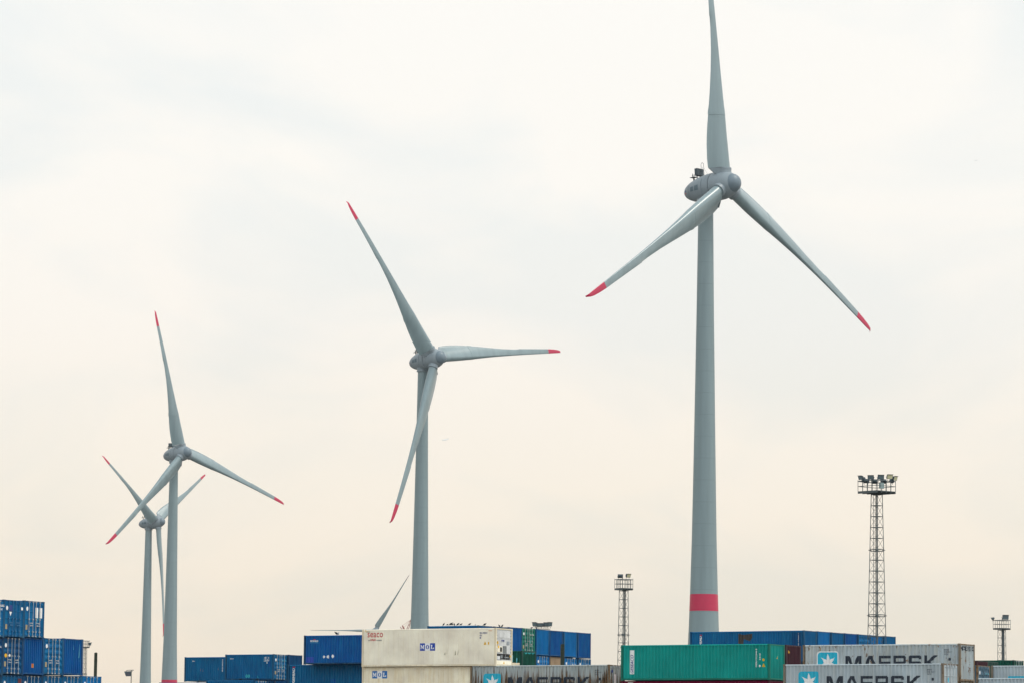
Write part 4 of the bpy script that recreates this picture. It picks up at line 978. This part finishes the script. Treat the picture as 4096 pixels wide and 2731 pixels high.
bs = [(1774, 2499.8, .16, 1, .9), (1789, 2499.8, .13, 1, .4), (1803, 2499.6, .22, 1, .5), (1809, 2499.6, .15, -1, .3), (1817.5, 2499.6, .15, -1, 1.1), (1831, 2499.6, .18, 1, .6), (1843.5, 2499.5, .16, 1, .4), (1878, 2499.2, .17, 1, .45), (1901, 2499, .07, 1, 1.2), (1938, 2500.8, .20, 1, .5), (1998, 2505.6, .16, -1, .8), (2008, 2506, .17, 1, .8), (2126, 2512.5, .14, 1, .2), (2145, 2513.6, .16, -1, 1.0)]
ordn = ['first', 'second', 'third', 'fourth', 'fifth', 'sixth', 'seventh', 'eighth', 'ninth', 'tenth', 'eleventh', 'twelfth', 'thirteenth', 'last']
where = ['left end of the rear blue row', 'rear blue row near its left end', 'rear blue row, large and hunched', 'rear blue row, beside a large one', 'rear blue row, upright', 'rear blue row above the cream roof', 'rear blue row above the cream roof', 'rear blue row, alone above the cream roof', 'rear blue row, tiny', 'rear blue row, raised tail', 'strip above cooling unit, left of pair', 'strip above cooling unit, right of pair', 'top of the green barred doors', 'blue end under the floodlights']
for i, (x, y, sz, fc, pt) in enumerate(bs):
    bird('dark bird, %s from the left, on the %s' % (ordn[i], where[i]), x, y, 41.0 if x < 1920 else 39.8, sz, fc, pt)
bird('dark bird sitting on the royal blue container, left of its grey mate', 1346.5, 2537.2, 44, .21, -1, .5, group='pair of birds on the royal blue container')
bird('grey and dark bird beside the dark one on the royal blue container', 1352, 2537, 44, .16, 1, .9, BIRDW, group='pair of birds on the royal blue container')
def flying(label, px, py, s, span, mat=BIRDM):
    p_ = at(px, py, s); b = MB(); hs = span / 2
    prof = [(-1, .02, .02, .18), (-.6, .10, .04, .02), (-.2, .16, .06, .02), (0, .22, .10, 0), (.2, .16, .06, .02), (.6, .10, .04, .02), (1, .02, .02, .18)]
    b.rings([[(t * hs, cy * hs * math.cos(2 * math.pi * k / 8), zz * hs + cz * hs * math.sin(2 * math.pi * k / 8)) for k in range(8)] for t, cy, cz, zz in prof])
    b.rings([[(.07 * hs * q * math.cos(2 * math.pi * k / 8), y_ * hs, .07 * hs * q * math.sin(2 * math.pi * k / 8)) for k in range(8)] for y_, q in ((-.45, .2), (-.25, 1), (.2, 1), (.5, .3))])
    o = b.build('bird', mat, None, True); o.location = p_; tag(o, label, 'bird', 'birds flying far off'); return o
flying('dark bird flying high at the upper right, wings spread', 3904, 643, 14, .85)
flying('tiny dark bird flying low between the middle and the big turbine', 2123.5, 2125, 14, .35)

# distant aircraft
AP = plain('white aircraft paint', (.75, .80, .82), .4)
ap = at(1780.6, 1757, 2.29); root = empty('aeroplane', ap, R(12)); tag(root, 'faint white aeroplane in the haze right of the middle turbine tower', 'aeroplane')
root.rotation_euler = (R(8), R(-8), R(12))
b = MB(); b.rings([[(x, r_ * math.cos(2 * math.pi * k / 12), r_ * math.sin(2 * math.pi * k / 12)) for k in range(12)] for x, r_ in ((-5.8, .05), (-5.4, .4), (-4.5, .7), (2, .72), (4.4, .4), (5.8, .1))]); b.build('fuselage', AP, root, True)
for sy in (-1, 1):
    MB().hull8([(-1, sy * .5, -.3), (1.6, sy * .5, -.3), (3.0, sy * 6.5, .3), (2.2, sy * 6.5, .3)], [(-1, sy * .5, 0), (1.6, sy * .5, 0), (3.0, sy * 6.5, .4), (2.2, sy * 6.5, .4)]).build('wing', AP, root)
    MB().tube((-.6, sy * 2.2, -.7), (1.2, sy * 2.2, -.6), .38, 8).build('engine', AP, root)
    MB().hull8([(4.2, sy * .2, .2), (5.5, sy * .2, .2), (6.1, sy * 2.3, .35), (5.6, sy * 2.3, .35)], [(4.2, sy * .2, .32), (5.5, sy * .2, .32), (6.1, sy * 2.3, .42), (5.6, sy * 2.3, .42)]).build('tailplane', AP, root)
MB().hull8([(4.0, -.08, .4), (5.6, -.08, .4), (5.6, .08, .4), (4.0, .08, .4)], [(5.7, -.05, 2.6), (6.5, -.05, 2.6), (6.5, .05, 2.6), (5.7, .05, 2.6)]).build('tail_fin', AP, root)
